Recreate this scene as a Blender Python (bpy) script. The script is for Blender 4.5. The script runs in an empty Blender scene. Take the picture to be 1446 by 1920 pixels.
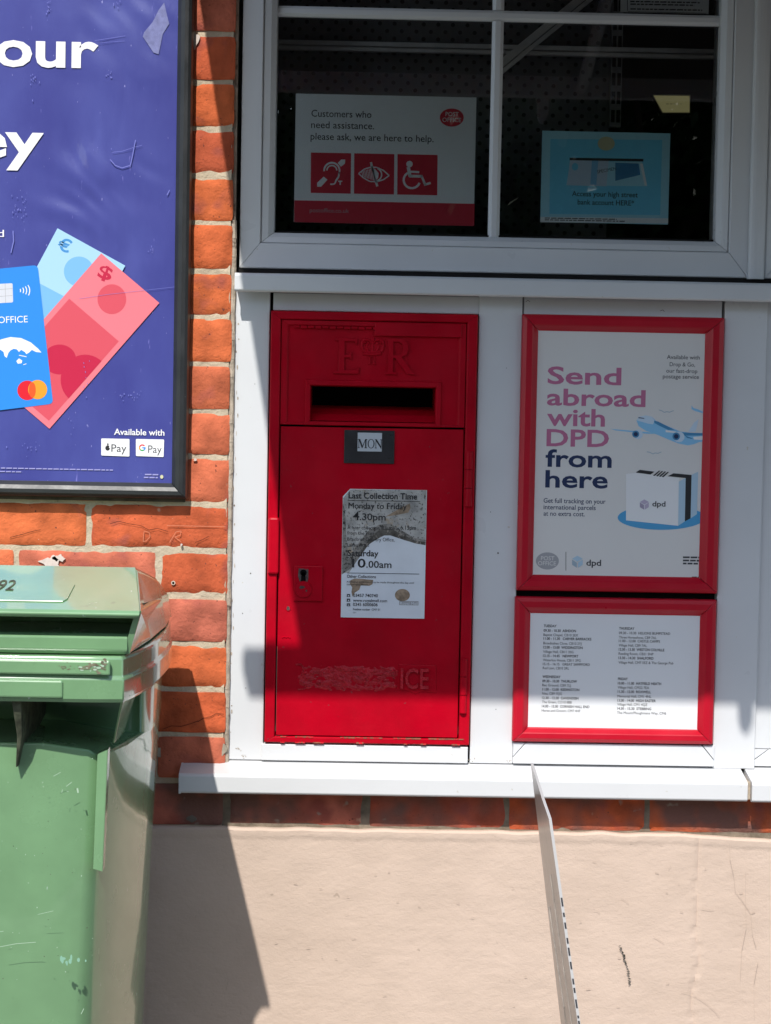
import bpy, bmesh, math, random
from mathutils import Vector, Matrix, noise
random.seed(7)
C = bpy.context.scene.collection
SC = bpy.context.scene
R = math.radians

# ------------------------------------------------------------------ camera
F, ROLL, PITCH, YAW = 3600.0, R(1.08), R(-2.86), R(-1.08)
CAMY, CAMZ = -3.2, 1.30
def rot_cam(x, y, z):
    c, s = math.cos(ROLL), math.sin(ROLL); x, z = c*x - s*z, s*x + c*z
    c, s = math.cos(PITCH), math.sin(PITCH); y, z = c*y - s*z, s*y + c*z
    c, s = math.cos(YAW), math.sin(YAW); x, y = c*x - s*y, s*x + c*y
    return Vector((x, y, z))
cam = bpy.data.cameras.new('camera'); camo = bpy.data.objects.new('camera', cam); C.objects.link(camo)
ax, ay, az = rot_cam(1, 0, 0), rot_cam(0, 1, 0), rot_cam(0, 0, 1)
M = Matrix((ax, az, -ay)).transposed().to_4x4(); M.translation = (0, CAMY, CAMZ)
camo.matrix_world = M
cam.sensor_fit = 'VERTICAL'; cam.sensor_height = 24; cam.lens = 24*F/1920
cam.clip_start = .05; cam.clip_end = 500
SC.camera = camo

# ------------------------------------------------------------------ light
LX, LY, LZ = 0.252, 1.0, -1.15            # the way the sunlight travels
LD = Vector((LX, LY, LZ)).normalized()
w = bpy.data.worlds.new('World'); SC.world = w; w.use_nodes = True
nt = w.node_tree; sky = nt.nodes.new('ShaderNodeTexSky'); sky.sky_type = 'NISHITA'; sky.sun_disc = False
sky.sun_elevation = math.asin(-LD.z); sky.sun_rotation = math.atan2(-LX, -LY) % (2*math.pi)
bg = nt.nodes['Background']; nt.links.new(sky.outputs[0], bg.inputs[0]); bg.inputs[1].default_value = 0.15
sl = bpy.data.lights.new('sun', 'SUN'); sl.energy = 3.75; sl.angle = R(.53); sl.color = (1, .965, .91)
so = bpy.data.objects.new('sun', sl); C.objects.link(so); so.location = (-3, -6, 8)
so.rotation_euler = LD.to_track_quat('-Z', 'Y').to_euler()
SC.view_settings.view_transform = 'Standard'; SC.view_settings.look = 'None'
SC.view_settings.exposure = 0.36; SC.view_settings.gamma = 1.0
SC.cycles.max_bounces = 8; SC.cycles.transparent_max_bounces = 16

# ------------------------------------------------------------------ helpers: measuring
def ray(px, py):
    d = rot_cam((px - 723)/F, 1.0, -(py - 960)/F); return d.x/d.y, d.z/d.y
def W(px, py, y):                           # a measured point of the photograph on the vertical plane at depth y
    a, b = ray(px, py); t = y - CAMY
    return a*t, CAMZ + b*t
def rect(tl, tr, bl, br, y):                # an upright rectangle from its four measured corners
    P = [W(*p, y) for p in (tl, tr, bl, br)]
    return ((P[0][0]+P[2][0])/2, (P[1][0]+P[3][0])/2, (P[2][1]+P[3][1])/2, (P[0][1]+P[1][1])/2)
def ZM(x0, y0, s): return lambda a, b: (x0 + a/s, y0 + b/s)

# ------------------------------------------------------------------ helpers: materials
def lin(r, g, b, k=1.0):
    f = lambda c: (c/255/12.92 if c/255 <= .04045 else ((c/255+.055)/1.055)**2.4)
    return (min(f(r)*k, .95), min(f(g)*k, .95), min(f(b)*k, .95))
def mat(name, col, rough=.5, spec=.5, var=0, vscale=8, bump=0, bscale=60, coat=0, metal=0, stretch=(1, 1, 1), col2=None, bdist=.002, rvar=0, detail=4, coat_rough=.05):
    m = bpy.data.materials.new(name); m.use_nodes = True
    t = m.node_tree; b = t.nodes['Principled BSDF']
    b.inputs['Base Color'].default_value = (*col, 1); b.inputs['Roughness'].default_value = rough
    b.inputs['Specular IOR Level'].default_value = spec; b.inputs['Metallic'].default_value = metal
    b.inputs['Coat Weight'].default_value = coat; b.inputs['Coat Roughness'].default_value = coat_rough
    tc = t.nodes.new('ShaderNodeNewGeometry')
    mp = t.nodes.new('ShaderNodeMapping'); mp.inputs['Scale'].default_value = stretch
    t.links.new(tc.outputs['Position'], mp.inputs[0])
    def nz(s, d=detail):
        n = t.nodes.new('ShaderNodeTexNoise'); n.inputs['Scale'].default_value = s; n.inputs['Detail'].default_value = d
        n.inputs['Roughness'].default_value = .62
        t.links.new(mp.outputs[0], n.inputs['Vector']); return n
    if var:
        n = nz(vscale); r = t.nodes.new('ShaderNodeValToRGB')
        c2 = col2 or tuple(c*(1-var) for c in col)
        r.color_ramp.elements[0].color = (*c2, 1); r.color_ramp.elements[1].color = (*col, 1)
        r.color_ramp.elements[0].position = .32; r.color_ramp.elements[1].position = .62
        t.links.new(n.outputs[0], r.inputs[0]); t.links.new(r.outputs[0], b.inputs['Base Color'])
    if rvar:
        n = nz(vscale*1.7); q = t.nodes.new('ShaderNodeMapRange'); q.inputs[3].default_value = max(rough-rvar, .02); q.inputs[4].default_value = rough+rvar
        q.inputs[1].default_value = .3; q.inputs[2].default_value = .7
        t.links.new(n.outputs[0], q.inputs[0]); t.links.new(q.outputs[0], b.inputs['Roughness'])
    if bump:
        n = nz(bscale, 5); k = t.nodes.new('ShaderNodeBump'); k.inputs['Strength'].default_value = bump; k.inputs['Distance'].default_value = bdist
        t.links.new(n.outputs[0], k.inputs['Height']); t.links.new(k.outputs[0], b.inputs['Normal'])
        if coat: t.links.new(k.outputs[0], b.inputs['Coat Normal'])
    return m
def node(m, typ, **kw):
    n = m.node_tree.nodes.new(typ)
    for k, v in kw.items(): setattr(n, k, v)
    return n
def speckle(m, col, scale, thr, soft=.02, detail=2, stretch=(1, 1, 1), rough=.7):
    """wear marks with their own shape, mixed over whatever colour the material has"""
    t = m.node_tree; b = t.nodes['Principled BSDF']; inp = b.inputs['Base Color']
    src = inp.links[0].from_socket if inp.links else None
    g = node(m, 'ShaderNodeNewGeometry'); mp = node(m, 'ShaderNodeMapping'); mp.inputs['Scale'].default_value = stretch
    mp.inputs['Location'].default_value = (scale*.013, scale*.37, 1.7)
    n = node(m, 'ShaderNodeTexNoise'); n.inputs['Scale'].default_value = scale; n.inputs['Detail'].default_value = detail; n.inputs['Roughness'].default_value = rough
    t.links.new(g.outputs['Position'], mp.inputs[0]); t.links.new(mp.outputs[0], n.inputs['Vector'])
    q = node(m, 'ShaderNodeMapRange'); q.inputs[1].default_value = thr; q.inputs[2].default_value = thr+soft
    t.links.new(n.outputs[0], q.inputs[0])
    x = node(m, 'ShaderNodeMix', data_type='RGBA')
    if src: t.links.new(src, x.inputs[6])
    else: x.inputs[6].default_value = inp.default_value
    x.inputs[7].default_value = (*col, 1)
    t.links.new(q.outputs[0], x.inputs[0]); t.links.new(x.outputs[2], inp)
    return m

MW = speckle(mat('white_upvc', (.665, .675, .685), .34, .5, .05, 5, .04, 40, rvar=.08), (.55, .52, .46), 70, .735, .05)
MWS = speckle(speckle(mat('white_sill_upvc', (.675, .68, .685), .36, .5, .05, 4, .05, 50, rvar=.1), (.50, .47, .41), 55, .72, .06), (.62, .58, .5), 14, .68, .12)
MRED = speckle(speckle(mat('post_box_red', (.47, .0008, .013), .40, .14, .22, 7, .22, 45, rvar=.12, bdist=.003), (.30, .03, .04), 90, .745, .02), (.75, .16, .16), 260, .80, .02)
MREDP = speckle(mat('chipped_red_paint', (.50, .002, .016), .42, .4, .3, 40, .8, 120, bdist=.004, rvar=.1), (.75, .2, .18), 160, .76, .02)
MCHIP = speckle(mat('worn_bare_edge', (.36, .12, .07), .6, .4, .6, 60, .5, 150), (.6, .01, .02), 90, .5, .05)
MREDF = mat('red_snap_frame', (.50, .006, .022), .33, .4, .12, 9, .05, 60, rvar=.06)
MBLK = speckle(mat('black_frame', (.022, .024, .026), .42, .5, .4, 12, .1, 80, rvar=.08), (.22, .22, .22), 190, .79, .02)
MPURP = speckle(speckle(mat('purple_print', lin(64, 67, 138), .30, .5, .16, 4, .25, 13, coat=.5, bdist=.003, stretch=(1.6, 1, .7), col2=lin(77, 83, 154)), lin(150, 150, 205), 150, .745, .02, stretch=(1.6, 1, .5)), lin(120, 118, 190), 45, .72, .05, stretch=(3, 1, .5))  # paler second purple paints the sheet's blotchy sheen into its colour
MGREY = mat('bare_sticker_residue', lin(128, 132, 178), .8, .2, .3, 60, .3, 200)
MWHP = mat('white_print', (.82, .81, .82), .45)
MPINK = mat('pink_print', lin(248, 128, 140, .85), .45); MROSE = mat('rose_print', lin(226, 84, 100, .85), .45); MCRIM = mat('crimson_print', lin(205, 25, 70, .85), .45)
MLB = mat('pale_blue_print', lin(176, 220, 250, .85), .45); MLB2 = mat('light_blue_print', lin(128, 192, 240, .85), .45); MLB3 = mat('sky_blue_print', lin(70, 150, 215, .85), .45)
MCARD = mat('card_blue_print', lin(40, 140, 232, .9), .45); MSIL = mat('silver_print', lin(222, 224, 232, .85), .4)
MMR = mat('scarlet_print', lin(225, 20, 40, .9), .45); MMO = mat('orange_print', lin(248, 160, 40, .9), .45); MMM = mat('deep_orange_print', lin(238, 90, 30, .9), .45)
MINK = mat('black_ink', (.016, .016, .018), .5); MDG = mat('dark_grey_ink', (.05, .05, .055), .5)
MPAPER = mat('white_paper', (.74, .72, .69), .38, .5, .03, 6, .06, 14, coat=.3)
MPAPW = mat('timetable_paper', (.78, .79, .80), .42, .5, .03, 6, .06, 14)
MTPINK = mat('dusky_pink_ink', (.50, .15, .275), .45); MNAVY = mat('navy_ink', (.010, .026, .090), .45)
MAIRB = mat('aeroplane_blue', (.25, .55, .80), .5); MAIRL = mat('aeroplane_pale', (.55, .68, .80), .5); MAIRD = mat('aeroplane_dark', (.05, .24, .45), .5)
MBIRD = mat('bird_grey', (.35, .45, .52), .5); MBOXW = mat('box_white', (.80, .80, .80), .5); MBOXS = mat('box_side_blue', (.42, .58, .70), .5); MDISC = mat('blue_disc', (.07, .34, .62), .5)
MLILAC = mat('lilac_print', (.50, .43, .56), .5); MLILD = mat('lilac_dark_print', (.36, .31, .42), .5); MOVG = mat('grey_oval', (.36, .36, .37), .5)
MNOT = mat('notice_paper', (.86, .88, .88), .5); MNRED = mat('notice_red', (.62, .012, .04), .45)
MNBL = mat('notice_blue', (.20, .68, .90), .5); MNBL2 = mat('notice_pale_blue', (.42, .78, .90), .5)
MDASH = mat('faint_print', lin(150, 148, 200), .5)
MBUFF = mat('buff_print', (.60, .58, .36), .5)
MPLATE = mat('enamel_plate', (.74, .78, .83), .35, .5, .08, 20)
MGRIME = speckle(speckle(mat('grimy_plate', (.50, .49, .46), .75, .3, .45, 30, .5, 200), (.06, .055, .05), 230, .60, .04), (.40, .33, .25), 45, .62, .08)
MSOOT = speckle(mat('soot_band', (.15, .138, .12), .85, .2, .6, 50, .6, 150), (.3, .27, .23), 170, .58, .06)
MSOOT2 = speckle(mat('grime_shoulder', (.32, .30, .27), .85, .2, .5, 60, .5, 180), (.06, .055, .05), 220, .52, .08)
MTAN = mat('rust_stain', (.40, .30, .21), .8, .2, .5, 90)
MSTEEL = speckle(mat('dark_plate_metal', (.024, .023, .024), .45, .5, .4, 30, .1, 100), (.25, .24, .22), 160, .76, .03)
MKEY = speckle(mat('worn_key_plate', (.13, .11, .105), .45, .5, .5, 120, .3, 200, metal=.4), (.4, .02, .03), 150, .6, .04)
MHOLE = mat('dark_hole', (.004, .003, .003), .8, .1)
MDARKGAP = mat('dark_gap', (.012, .011, .011), .8, .2)
MMORT = speckle(mat('mortar', (.58, .485, .355), .95, .15, .25, 30, .8, 190, bdist=.003), (.34, .29, .22), 60, .68, .1)
MSEAL = speckle(mat('dirty_sealant', (.50, .42, .33), .9, .2, .4, 40, .8, 120), (.14, .10, .08), 50, .62, .1)
MCREAM = speckle(speckle(mat('cream_masonry_paint', (.61, .475, .385), .85, .25, .1, 6, .33, 160, stretch=(.8, 1, 1.1), bdist=.003, col2=(.555, .43, .345)), (.44, .34, .27), 38, .715, .03), (.52, .42, .34), 150, .745, .02)
MGREEN = speckle(speckle(mat('green_bin_plastic', (.185, .345, .172), .24, .6, .16, 7, .07, 30, coat=.8, bdist=.0012, rvar=.06, coat_rough=.03), (.42, .55, .45), 60, .745, .02, stretch=(1.6, 1.6, .5)), (.10, .17, .09), 24, .70, .1)
MGRSIDE = MGREEN
MGRDIRT = mat('dirty_green', (.10, .11, .07), .7, .3, .7, 60, .5, 120)
MCORR = mat('corrugated_plastic', (.37, .32, .275), .36, .5, .4, 18, .25, 22, coat=.3, stretch=(8, 8, .6))
MEDGE = mat('sheet_edge_white', (.52, .51, .50), .5)
MPAVE = mat('paving', (.13, .124, .116), .9, .2, .25, 6, .4, 80); MROAD = mat('asphalt', (.055, .055, .058), .9, .3, .3, 20, .4, 150)
MKERB = mat('kerb_stone', (.33, .32, .30), .9, .2, .2, 10, .3, 90)
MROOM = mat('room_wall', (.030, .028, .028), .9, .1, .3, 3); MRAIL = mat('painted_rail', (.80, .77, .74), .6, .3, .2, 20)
MUPR = mat('shelving_upright', (.22, .22, .22), .5)
MAWN = mat('awning_canvas', (.085, .08, .078), .9, .1); MAWB = mat('awning_metal', (.6, .6, .6), .5)
MLEAF = mat('leaf', (.045, .085, .022), .5, .4, .5, 3); MBARK = mat('bark', (.10, .075, .05), .9, .2, .4, 12)
# brick: every brick its own tone
MBRICK = mat('red_brick', (.5, .1, .04), .9, .2, 0, 8, .65, 130, bdist=.0035)
t = MBRICK.node_tree; g = node(MBRICK, 'ShaderNodeNewGeometry'); r = node(MBRICK, 'ShaderNodeValToRGB')
for i, (p, c) in enumerate(((0, (.42, .095, .055)), (.3, (.58, .118, .043)), (.65, (.64, .15, .052)), (1, (.50, .145, .098)))):
    e = r.color_ramp.elements[i] if i < 2 else r.color_ramp.elements.new(p)
    e.position = p; e.color = (*c, 1)
t.links.new(g.outputs['Random Per Island'], r.inputs[0])
n1 = node(MBRICK, 'ShaderNodeTexNoise'); n1.inputs['Scale'].default_value = 22; n1.inputs['Detail'].default_value = 6; t.links.new(g.outputs['Position'], n1.inputs['Vector'])
mr = node(MBRICK, 'ShaderNodeMapRange'); mr.inputs[1].default_value = .3; mr.inputs[2].default_value = .7; mr.inputs[3].default_value = .60; mr.inputs[4].default_value = 1.2
t.links.new(n1.outputs[0], mr.inputs[0])
mx = node(MBRICK, 'ShaderNodeMix', data_type='RGBA', blend_type='MULTIPLY'); mx.inputs[0].default_value = 1
t.links.new(r.outputs[0], mx.inputs[6]); t.links.new(mr.outputs[0], mx.inputs[7]); t.links.new(mx.outputs[2], t.nodes['Principled BSDF'].inputs['Base Color'])
speckle(MBRICK, (.16, .05, .035), 120, .69, .03); speckle(MBRICK, (.62, .33, .22), 26, .72, .05); speckle(MBRICK, (.33, .085, .065), 13, .56, .14); speckle(MBRICK, (.12, .04, .03), 210, .70, .02); speckle(MBRICK, (.68, .55, .47), 75, .775, .02)
MBRICKD = MBRICK.copy(); MBRICKD.name = 'brown_brick'  # darker, browner copy of the brick for the courses under the sill
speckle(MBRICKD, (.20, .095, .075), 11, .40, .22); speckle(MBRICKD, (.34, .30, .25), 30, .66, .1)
# pegboard: a grid of round holes printed through a dark board
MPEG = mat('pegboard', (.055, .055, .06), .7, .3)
t = MPEG.node_tree; g = node(MPEG, 'ShaderNodeNewGeometry'); sx = node(MPEG, 'ShaderNodeSeparateXYZ'); t.links.new(g.outputs['Position'], sx.inputs[0])
def mth(m, op, a, b=None):
    n = node(m, 'ShaderNodeMath', operation=op)
    for i, v in enumerate((a, b)):
        if v is None: continue
        if isinstance(v, (int, float)): n.inputs[i].default_value = v
        else: m.node_tree.links.new(v, n.inputs[i])
    return n.outputs[0]
pu = mth(MPEG, 'MULTIPLY', sx.outputs[0], 38.0); pv = mth(MPEG, 'MULTIPLY', sx.outputs[2], 76.0)
row = mth(MPEG, 'FLOOR', pv); off = mth(MPEG, 'MULTIPLY', row, .5)
fu = mth(MPEG, 'SUBTRACT', mth(MPEG, 'FRACT', mth(MPEG, 'ADD', pu, off)), .5); fv = mth(MPEG, 'MULTIPLY', mth(MPEG, 'SUBTRACT', mth(MPEG, 'FRACT', pv), .5), .5)
dd = mth(MPEG, 'SQRT', mth(MPEG, 'ADD', mth(MPEG, 'MULTIPLY', fu, fu), mth(MPEG, 'MULTIPLY', fv, fv)))
hole = mth(MPEG, 'LESS_THAN', dd, .14)
mx = node(MPEG, 'ShaderNodeMix', data_type='RGBA'); mx.inputs[6].default_value = (.12, .12, .128, 1); mx.inputs[7].default_value = (.010, .010, .010, 1)
t.links.new(hole, mx.inputs[0]); t.links.new(mx.outputs[2], t.nodes['Principled BSDF'].inputs['Base Color'])
# window glass
MGLASS = bpy.data.materials.new('window_glass'); MGLASS.use_nodes = True
t = MGLASS.node_tree; t.nodes.clear(); o_ = t.nodes.new('ShaderNodeOutputMaterial'); tr = t.nodes.new('ShaderNodeBsdfTransparent'); tr.inputs[0].default_value = (.93, .95, .95, 1)
gl = t.nodes.new('ShaderNodeBsdfGlossy'); gl.inputs['Roughness'].default_value = .0; fr = t.nodes.new('ShaderNodeFresnel'); fr.inputs[0].default_value = 1.5
ms = t.nodes.new('ShaderNodeMixShader'); t.links.new(fr.outputs[0], ms.inputs[0]); t.links.new(tr.outputs[0], ms.inputs[1]); t.links.new(gl.outputs[0], ms.inputs[2]); t.links.new(ms.outputs[0], o_.inputs[0])
MLAMP = bpy.data.materials.new('lit_lamp'); MLAMP.use_nodes = True
b = MLAMP.node_tree.nodes['Principled BSDF']; b.inputs['Base Color'].default_value = (.3, .28, .15, 1); b.inputs['Emission Color'].default_value = (1, .9, .42, 1); b.inputs['Emission Strength'].default_value = .085

# ------------------------------------------------------------------ helpers: objects
ORG = {}
def tag(o, label, cat, group=None, kind=None):
    if label: o['label'] = label
    if cat: o['category'] = cat
    if group: o['group'] = group
    if kind: o['kind'] = kind
    return o
def thing(name, loc, label, cat, group=None):
    o = bpy.data.objects.new(name, None); C.objects.link(o); o.location = loc; o.empty_display_size = .05
    ORG[o] = Vector(loc); return tag(o, label, cat, group)
class MB:
    def __init__(s): s.v, s.f, s.m, s.sm = [], [], [], []
    def add(s, vs, fs, mi=0, smooth=False):
        k = len(s.v); s.v += [tuple(p) for p in vs]; s.f += [tuple(i+k for i in f) for f in fs]; s.m += [mi]*len(fs); s.sm += [smooth]*len(fs); return s
    def box(s, x0, x1, y0, y1, z0, z1, mi=0):
        return s.add([(x, y, z) for z in (z0, z1) for y in (y0, y1) for x in (x0, x1)],
                     [(0, 1, 5, 4), (1, 3, 7, 5), (3, 2, 6, 7), (2, 0, 4, 6), (4, 5, 7, 6), (2, 3, 1, 0)], mi)
    def flat(s, pts, y, mi=0):               # a flat polygon facing the street
        a = sum(pts[i-1][0]*pts[i][1] - pts[i][0]*pts[i-1][1] for i in range(len(pts)))
        if a < 0: pts = pts[::-1]
        return s.add([(x, y, z) for x, z in pts], [tuple(range(len(pts)))], mi)
    def prism(s, pts, y0, y1, mi=0):         # outline in x, z; from the front y0 to the back y1
        a = sum(pts[i-1][0]*pts[i][1] - pts[i][0]*pts[i-1][1] for i in range(len(pts)))
        if a < 0: pts = pts[::-1]
        n = len(pts)
        return s.add([(x, y0, z) for x, z in pts] + [(x, y1, z) for x, z in pts],
                     [tuple(range(n)), tuple(range(2*n-1, n-1, -1))] + [(i, i+n, (i+1) % n + n, (i+1) % n) for i in range(n)], mi)
    def loft(s, loops, mi=0, cap=True, smooth=False):
        n = len(loops[0]); vs = [p for l in loops for p in l]; fs = []
        for k in range(len(loops)-1):
            for i in range(n): fs.append((k*n+i, k*n+(i+1) % n, (k+1)*n+(i+1) % n, (k+1)*n+i))
        s.add(vs, fs, mi, smooth)
        if cap: s.add(loops[0], [tuple(range(n))[::-1]], mi); s.add(loops[-1], [tuple(range(n))], mi)
        return s
    def tube(s, p0, p1, r0, r1=None, n=12, mi=0, smooth=True):
        p0, p1 = Vector(p0), Vector(p1); r1 = r0 if r1 is None else r1; d = (p1-p0).normalized(); q = d.to_track_quat('Z', 'Y')
        ring = lambda p, r: [tuple(p + q @ Vector((r*math.cos(2*math.pi*i/n), r*math.sin(2*math.pi*i/n), 0))) for i in range(n)]
        return s.loft([ring(p0, r0), ring(p1, r1)], mi, True, smooth)
    def path(s, pts, r, n=8, mi=0):
        for a, b in zip(pts, pts[1:]): s.tube(a, b, r, n=n, mi=mi)
        return s
    def frame(s, O, I, prof, mi=0, gap=.00035):   # a mitred frame: four rails between outer and inner rectangle, prof = [(0..1, y)]
        def cor(t): return [(O[0]+(I[0]-O[0])*t, O[2]+(I[2]-O[2])*t), (O[1]+(I[1]-O[1])*t, O[2]+(I[2]-O[2])*t), (O[1]+(I[1]-O[1])*t, O[3]+(I[3]-O[3])*t), (O[0]+(I[0]-O[0])*t, O[3]+(I[3]-O[3])*t)]
        for k in range(4):
            A, B = [], []
            for t, y in prof:
                c = cor(t); a, b = Vector(c[k]), Vector(c[(k+1) % 4]); d = (b-a).normalized()*gap
                A.append((a.x+d.x, y, a.y+d.y)); B.append((b.x-d.x, y, b.y-d.y))
            n = len(prof); s.add(A+B, [(i, (i+1) % n, (i+1) % n+n, i+n) for i in range(n)] + [tuple(range(n))[::-1], tuple(range(n, 2*n))], mi)
        return s
    def build(s, name, mats, parent=None, loc=None, bevel=0, seg=2, label=None, cat=None, group=None, kind=None, recalc=True, weld=False):
        org = ORG[parent] if parent else Vector(loc or (0, 0, 0))
        me = bpy.data.meshes.new(name); me.from_pydata([tuple(Vector(p)-org) for p in s.v], [], s.f)
        mats = mats if isinstance(mats, (list, tuple)) else [mats]
        for m in mats: me.materials.append(m)
        me.polygons.foreach_set('material_index', s.m); me.polygons.foreach_set('use_smooth', s.sm)
        if recalc:
            bm = bmesh.new(); bm.from_mesh(me)
            if weld: bmesh.ops.remove_doubles(bm, verts=bm.verts, dist=1e-5)
            bmesh.ops.recalc_face_normals(bm, faces=bm.faces); bm.to_mesh(me); bm.free()
        me.update()
        if any(s.sm): me.set_sharp_from_angle(angle=R(32))
        o = bpy.data.objects.new(name, me); C.objects.link(o); ORG[o] = org
        if parent: o.parent = parent
        else: o.location = org
        if bevel:
            bv = o.modifiers.new('bevel', 'BEVEL'); bv.width = bevel; bv.segments = seg; bv.limit_method = 'ANGLE'; bv.angle_limit = R(35)
        return tag(o, label, cat, group, kind)

# lettering: outlines of the built-in font, flattened and laid on a surface
_tc = {}
def glyphs(body, bold=0.0, res=3):
    key = (body, round(bold, 4), res)
    if key in _tc: return _tc[key]
    c = bpy.data.curves.new('lettering', 'FONT'); c.body = body; c.offset = bold; c.resolution_u = res
    o = bpy.data.objects.new('lettering', c); C.objects.link(o); bpy.context.view_layer.update()
    me = o.evaluated_get(bpy.context.evaluated_depsgraph_get()).to_mesh()
    vs = [(p.co.x, p.co.y) for p in me.vertices]; fs = [tuple(p.vertices) for p in me.polygons]
    bpy.data.objects.remove(o); bpy.data.curves.remove(c); _tc[key] = (vs, fs); return vs, fs
_h = glyphs('H'); CAP = max(p[1] for p in _h[0]) - min(p[1] for p in _h[0])
class Art:
    """flat printing on the vertical plane at depth y; positions measured from the photograph"""
    def __init__(s, y, step=.00012): s.y, s.k, s.mb, s.mats = y, step, MB(), []
    def mi(s, m):
        if m not in s.mats: s.mats.append(m)
        return s.mats.index(m)
    def poly(s, pts, m, layer=1): s.mb.flat([W(*p, s.y) for p in pts], s.y - s.k*layer, s.mi(m)); return s
    def ell(s, cx, cy, rx, ry, m, layer=1, n=40, clip=None):
        pts = [(cx+rx*math.cos(2*math.pi*i/n), cy+ry*math.sin(2*math.pi*i/n)) for i in range(n)]
        for a, b in clip or []:             # keep what lies right of a -> b (as seen on the page)
            f = lambda p: (b[0]-a[0])*(p[1]-a[1]) - (b[1]-a[1])*(p[0]-a[0])
            out = []
            for i, p in enumerate(pts):
                q = pts[i-1]; fp, fq = f(p), f(q)
                if (fp >= 0) != (fq >= 0): u = fq/(fq-fp); out.append((q[0]+(p[0]-q[0])*u, q[1]+(p[1]-q[1])*u))
                if fp >= 0: out.append(p)
            pts = out
        if len(pts) > 2: s.poly(pts, m, layer)
        return s
    def line(s, pts, wd, m, layer=1):        # a stroke with the given width
        for (a, b) in zip(pts, pts[1:]):
            d = Vector((b[0]-a[0], b[1]-a[1])); L = d.length or 1; n = Vector((-d.y, d.x))/L*wd/2
            s.poly([(a[0]+n.x, a[1]+n.y), (b[0]+n.x, b[1]+n.y), (b[0]-n.x, b[1]-n.y), (a[0]-n.x, a[1]-n.y)], m, layer)
        return s
    def arc(s, cx, cy, r, a0, a1, wd, m, layer=1, n=14, ry=None):
        ry = r if ry is None else ry; k = wd/2
        P = [R(a0+(a1-a0)*i/n) for i in range(n+1)]
        for a, b in zip(P, P[1:]):
            s.poly([(cx+(r-k)*math.cos(a), cy+(ry-k)*math.sin(a)), (cx+(r+k)*math.cos(a), cy+(ry+k)*math.sin(a)), (cx+(r+k)*math.cos(b), cy+(ry+k)*math.sin(b)), (cx+(r-k)*math.cos(b), cy+(ry-k)*math.sin(b))], m, layer)
        return s
    def text(s, body, x0, x1, base, cap, m, bold=0.0, layer=2, ang=0.0, depth=0):
        if 'M' in body and bold > .001:      # the built-in M closes up when it is thickened: lay it three times, a hair apart
            k = bold*.9*cap/.72*(.6 if x1 else .5)
            for i, d in enumerate((-k, 0, k)): s.text(body, x0+d, x1+d if x1 else None, base, cap, m, 0.0, layer+i*.25, ang)
            return s
        vs, fs = glyphs(body, bold); px = (s.y-CAMY)/F
        lo, hi = min(p[0] for p in vs), max(p[0] for p in vs)
        sy = cap*px/CAP; sxx = (x1-x0)*px/(hi-lo) if x1 is not None else sy
        X, Z = W(x0, base, s.y); ca, sa = math.cos(R(ang)), math.sin(R(ang))
        out = []
        for a, b in vs:
            u, v = (a-lo)*sxx, b*sy; out.append((X + u*ca - v*sa, s.y - s.k*layer, Z + u*sa + v*ca))
        k = s.mi(m)
        s.mb.add(out, [f if True else f for f in fs], k)
        return s
    def dashes(s, x0, x1, y, h, m, rng, layer=2):   # print too small to read: a row of word-length marks
        x = x0
        while x < x1:
            l = min(rng.uniform(4, 13), x1-x); d = .0188*(x-x0)
            s.poly([(x, y-h+d), (x+l, y-h+d), (x+l, y+d), (x, y+d)], m, layer); x += l+1.8
        return s
    def build(s, name, parent, **kw):
        o = s.mb.build(name, s.mats, parent, recalc=False, **kw); s.mb, s.mats = MB(), []; return o

# ================================================================== SETTING
YP, YB = .012, 0.0                          # depth of the white boards and of the brick face
XE = sum(W(*p, YB)[0] for p in ((441, 0), (434, 480), (424, 1430)))/3     # edge of the brick pier
gz = 0.0
MB().box(-30, 30, -2.0, .3, -.3, 0).build('pavement', MPAVE, loc=(0, -1, 0), kind='structure')
MB().box(-30, 30, -2.14, -2.002, -.3, .0).build('kerb', MKERB, loc=(0, -2.07, 0), kind='structure', bevel=.01)
MB().box(-60, 60, -60, -2.142, -.3, -.12).build('road', MROAD, loc=(0, -8, -.12), kind='structure')

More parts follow.
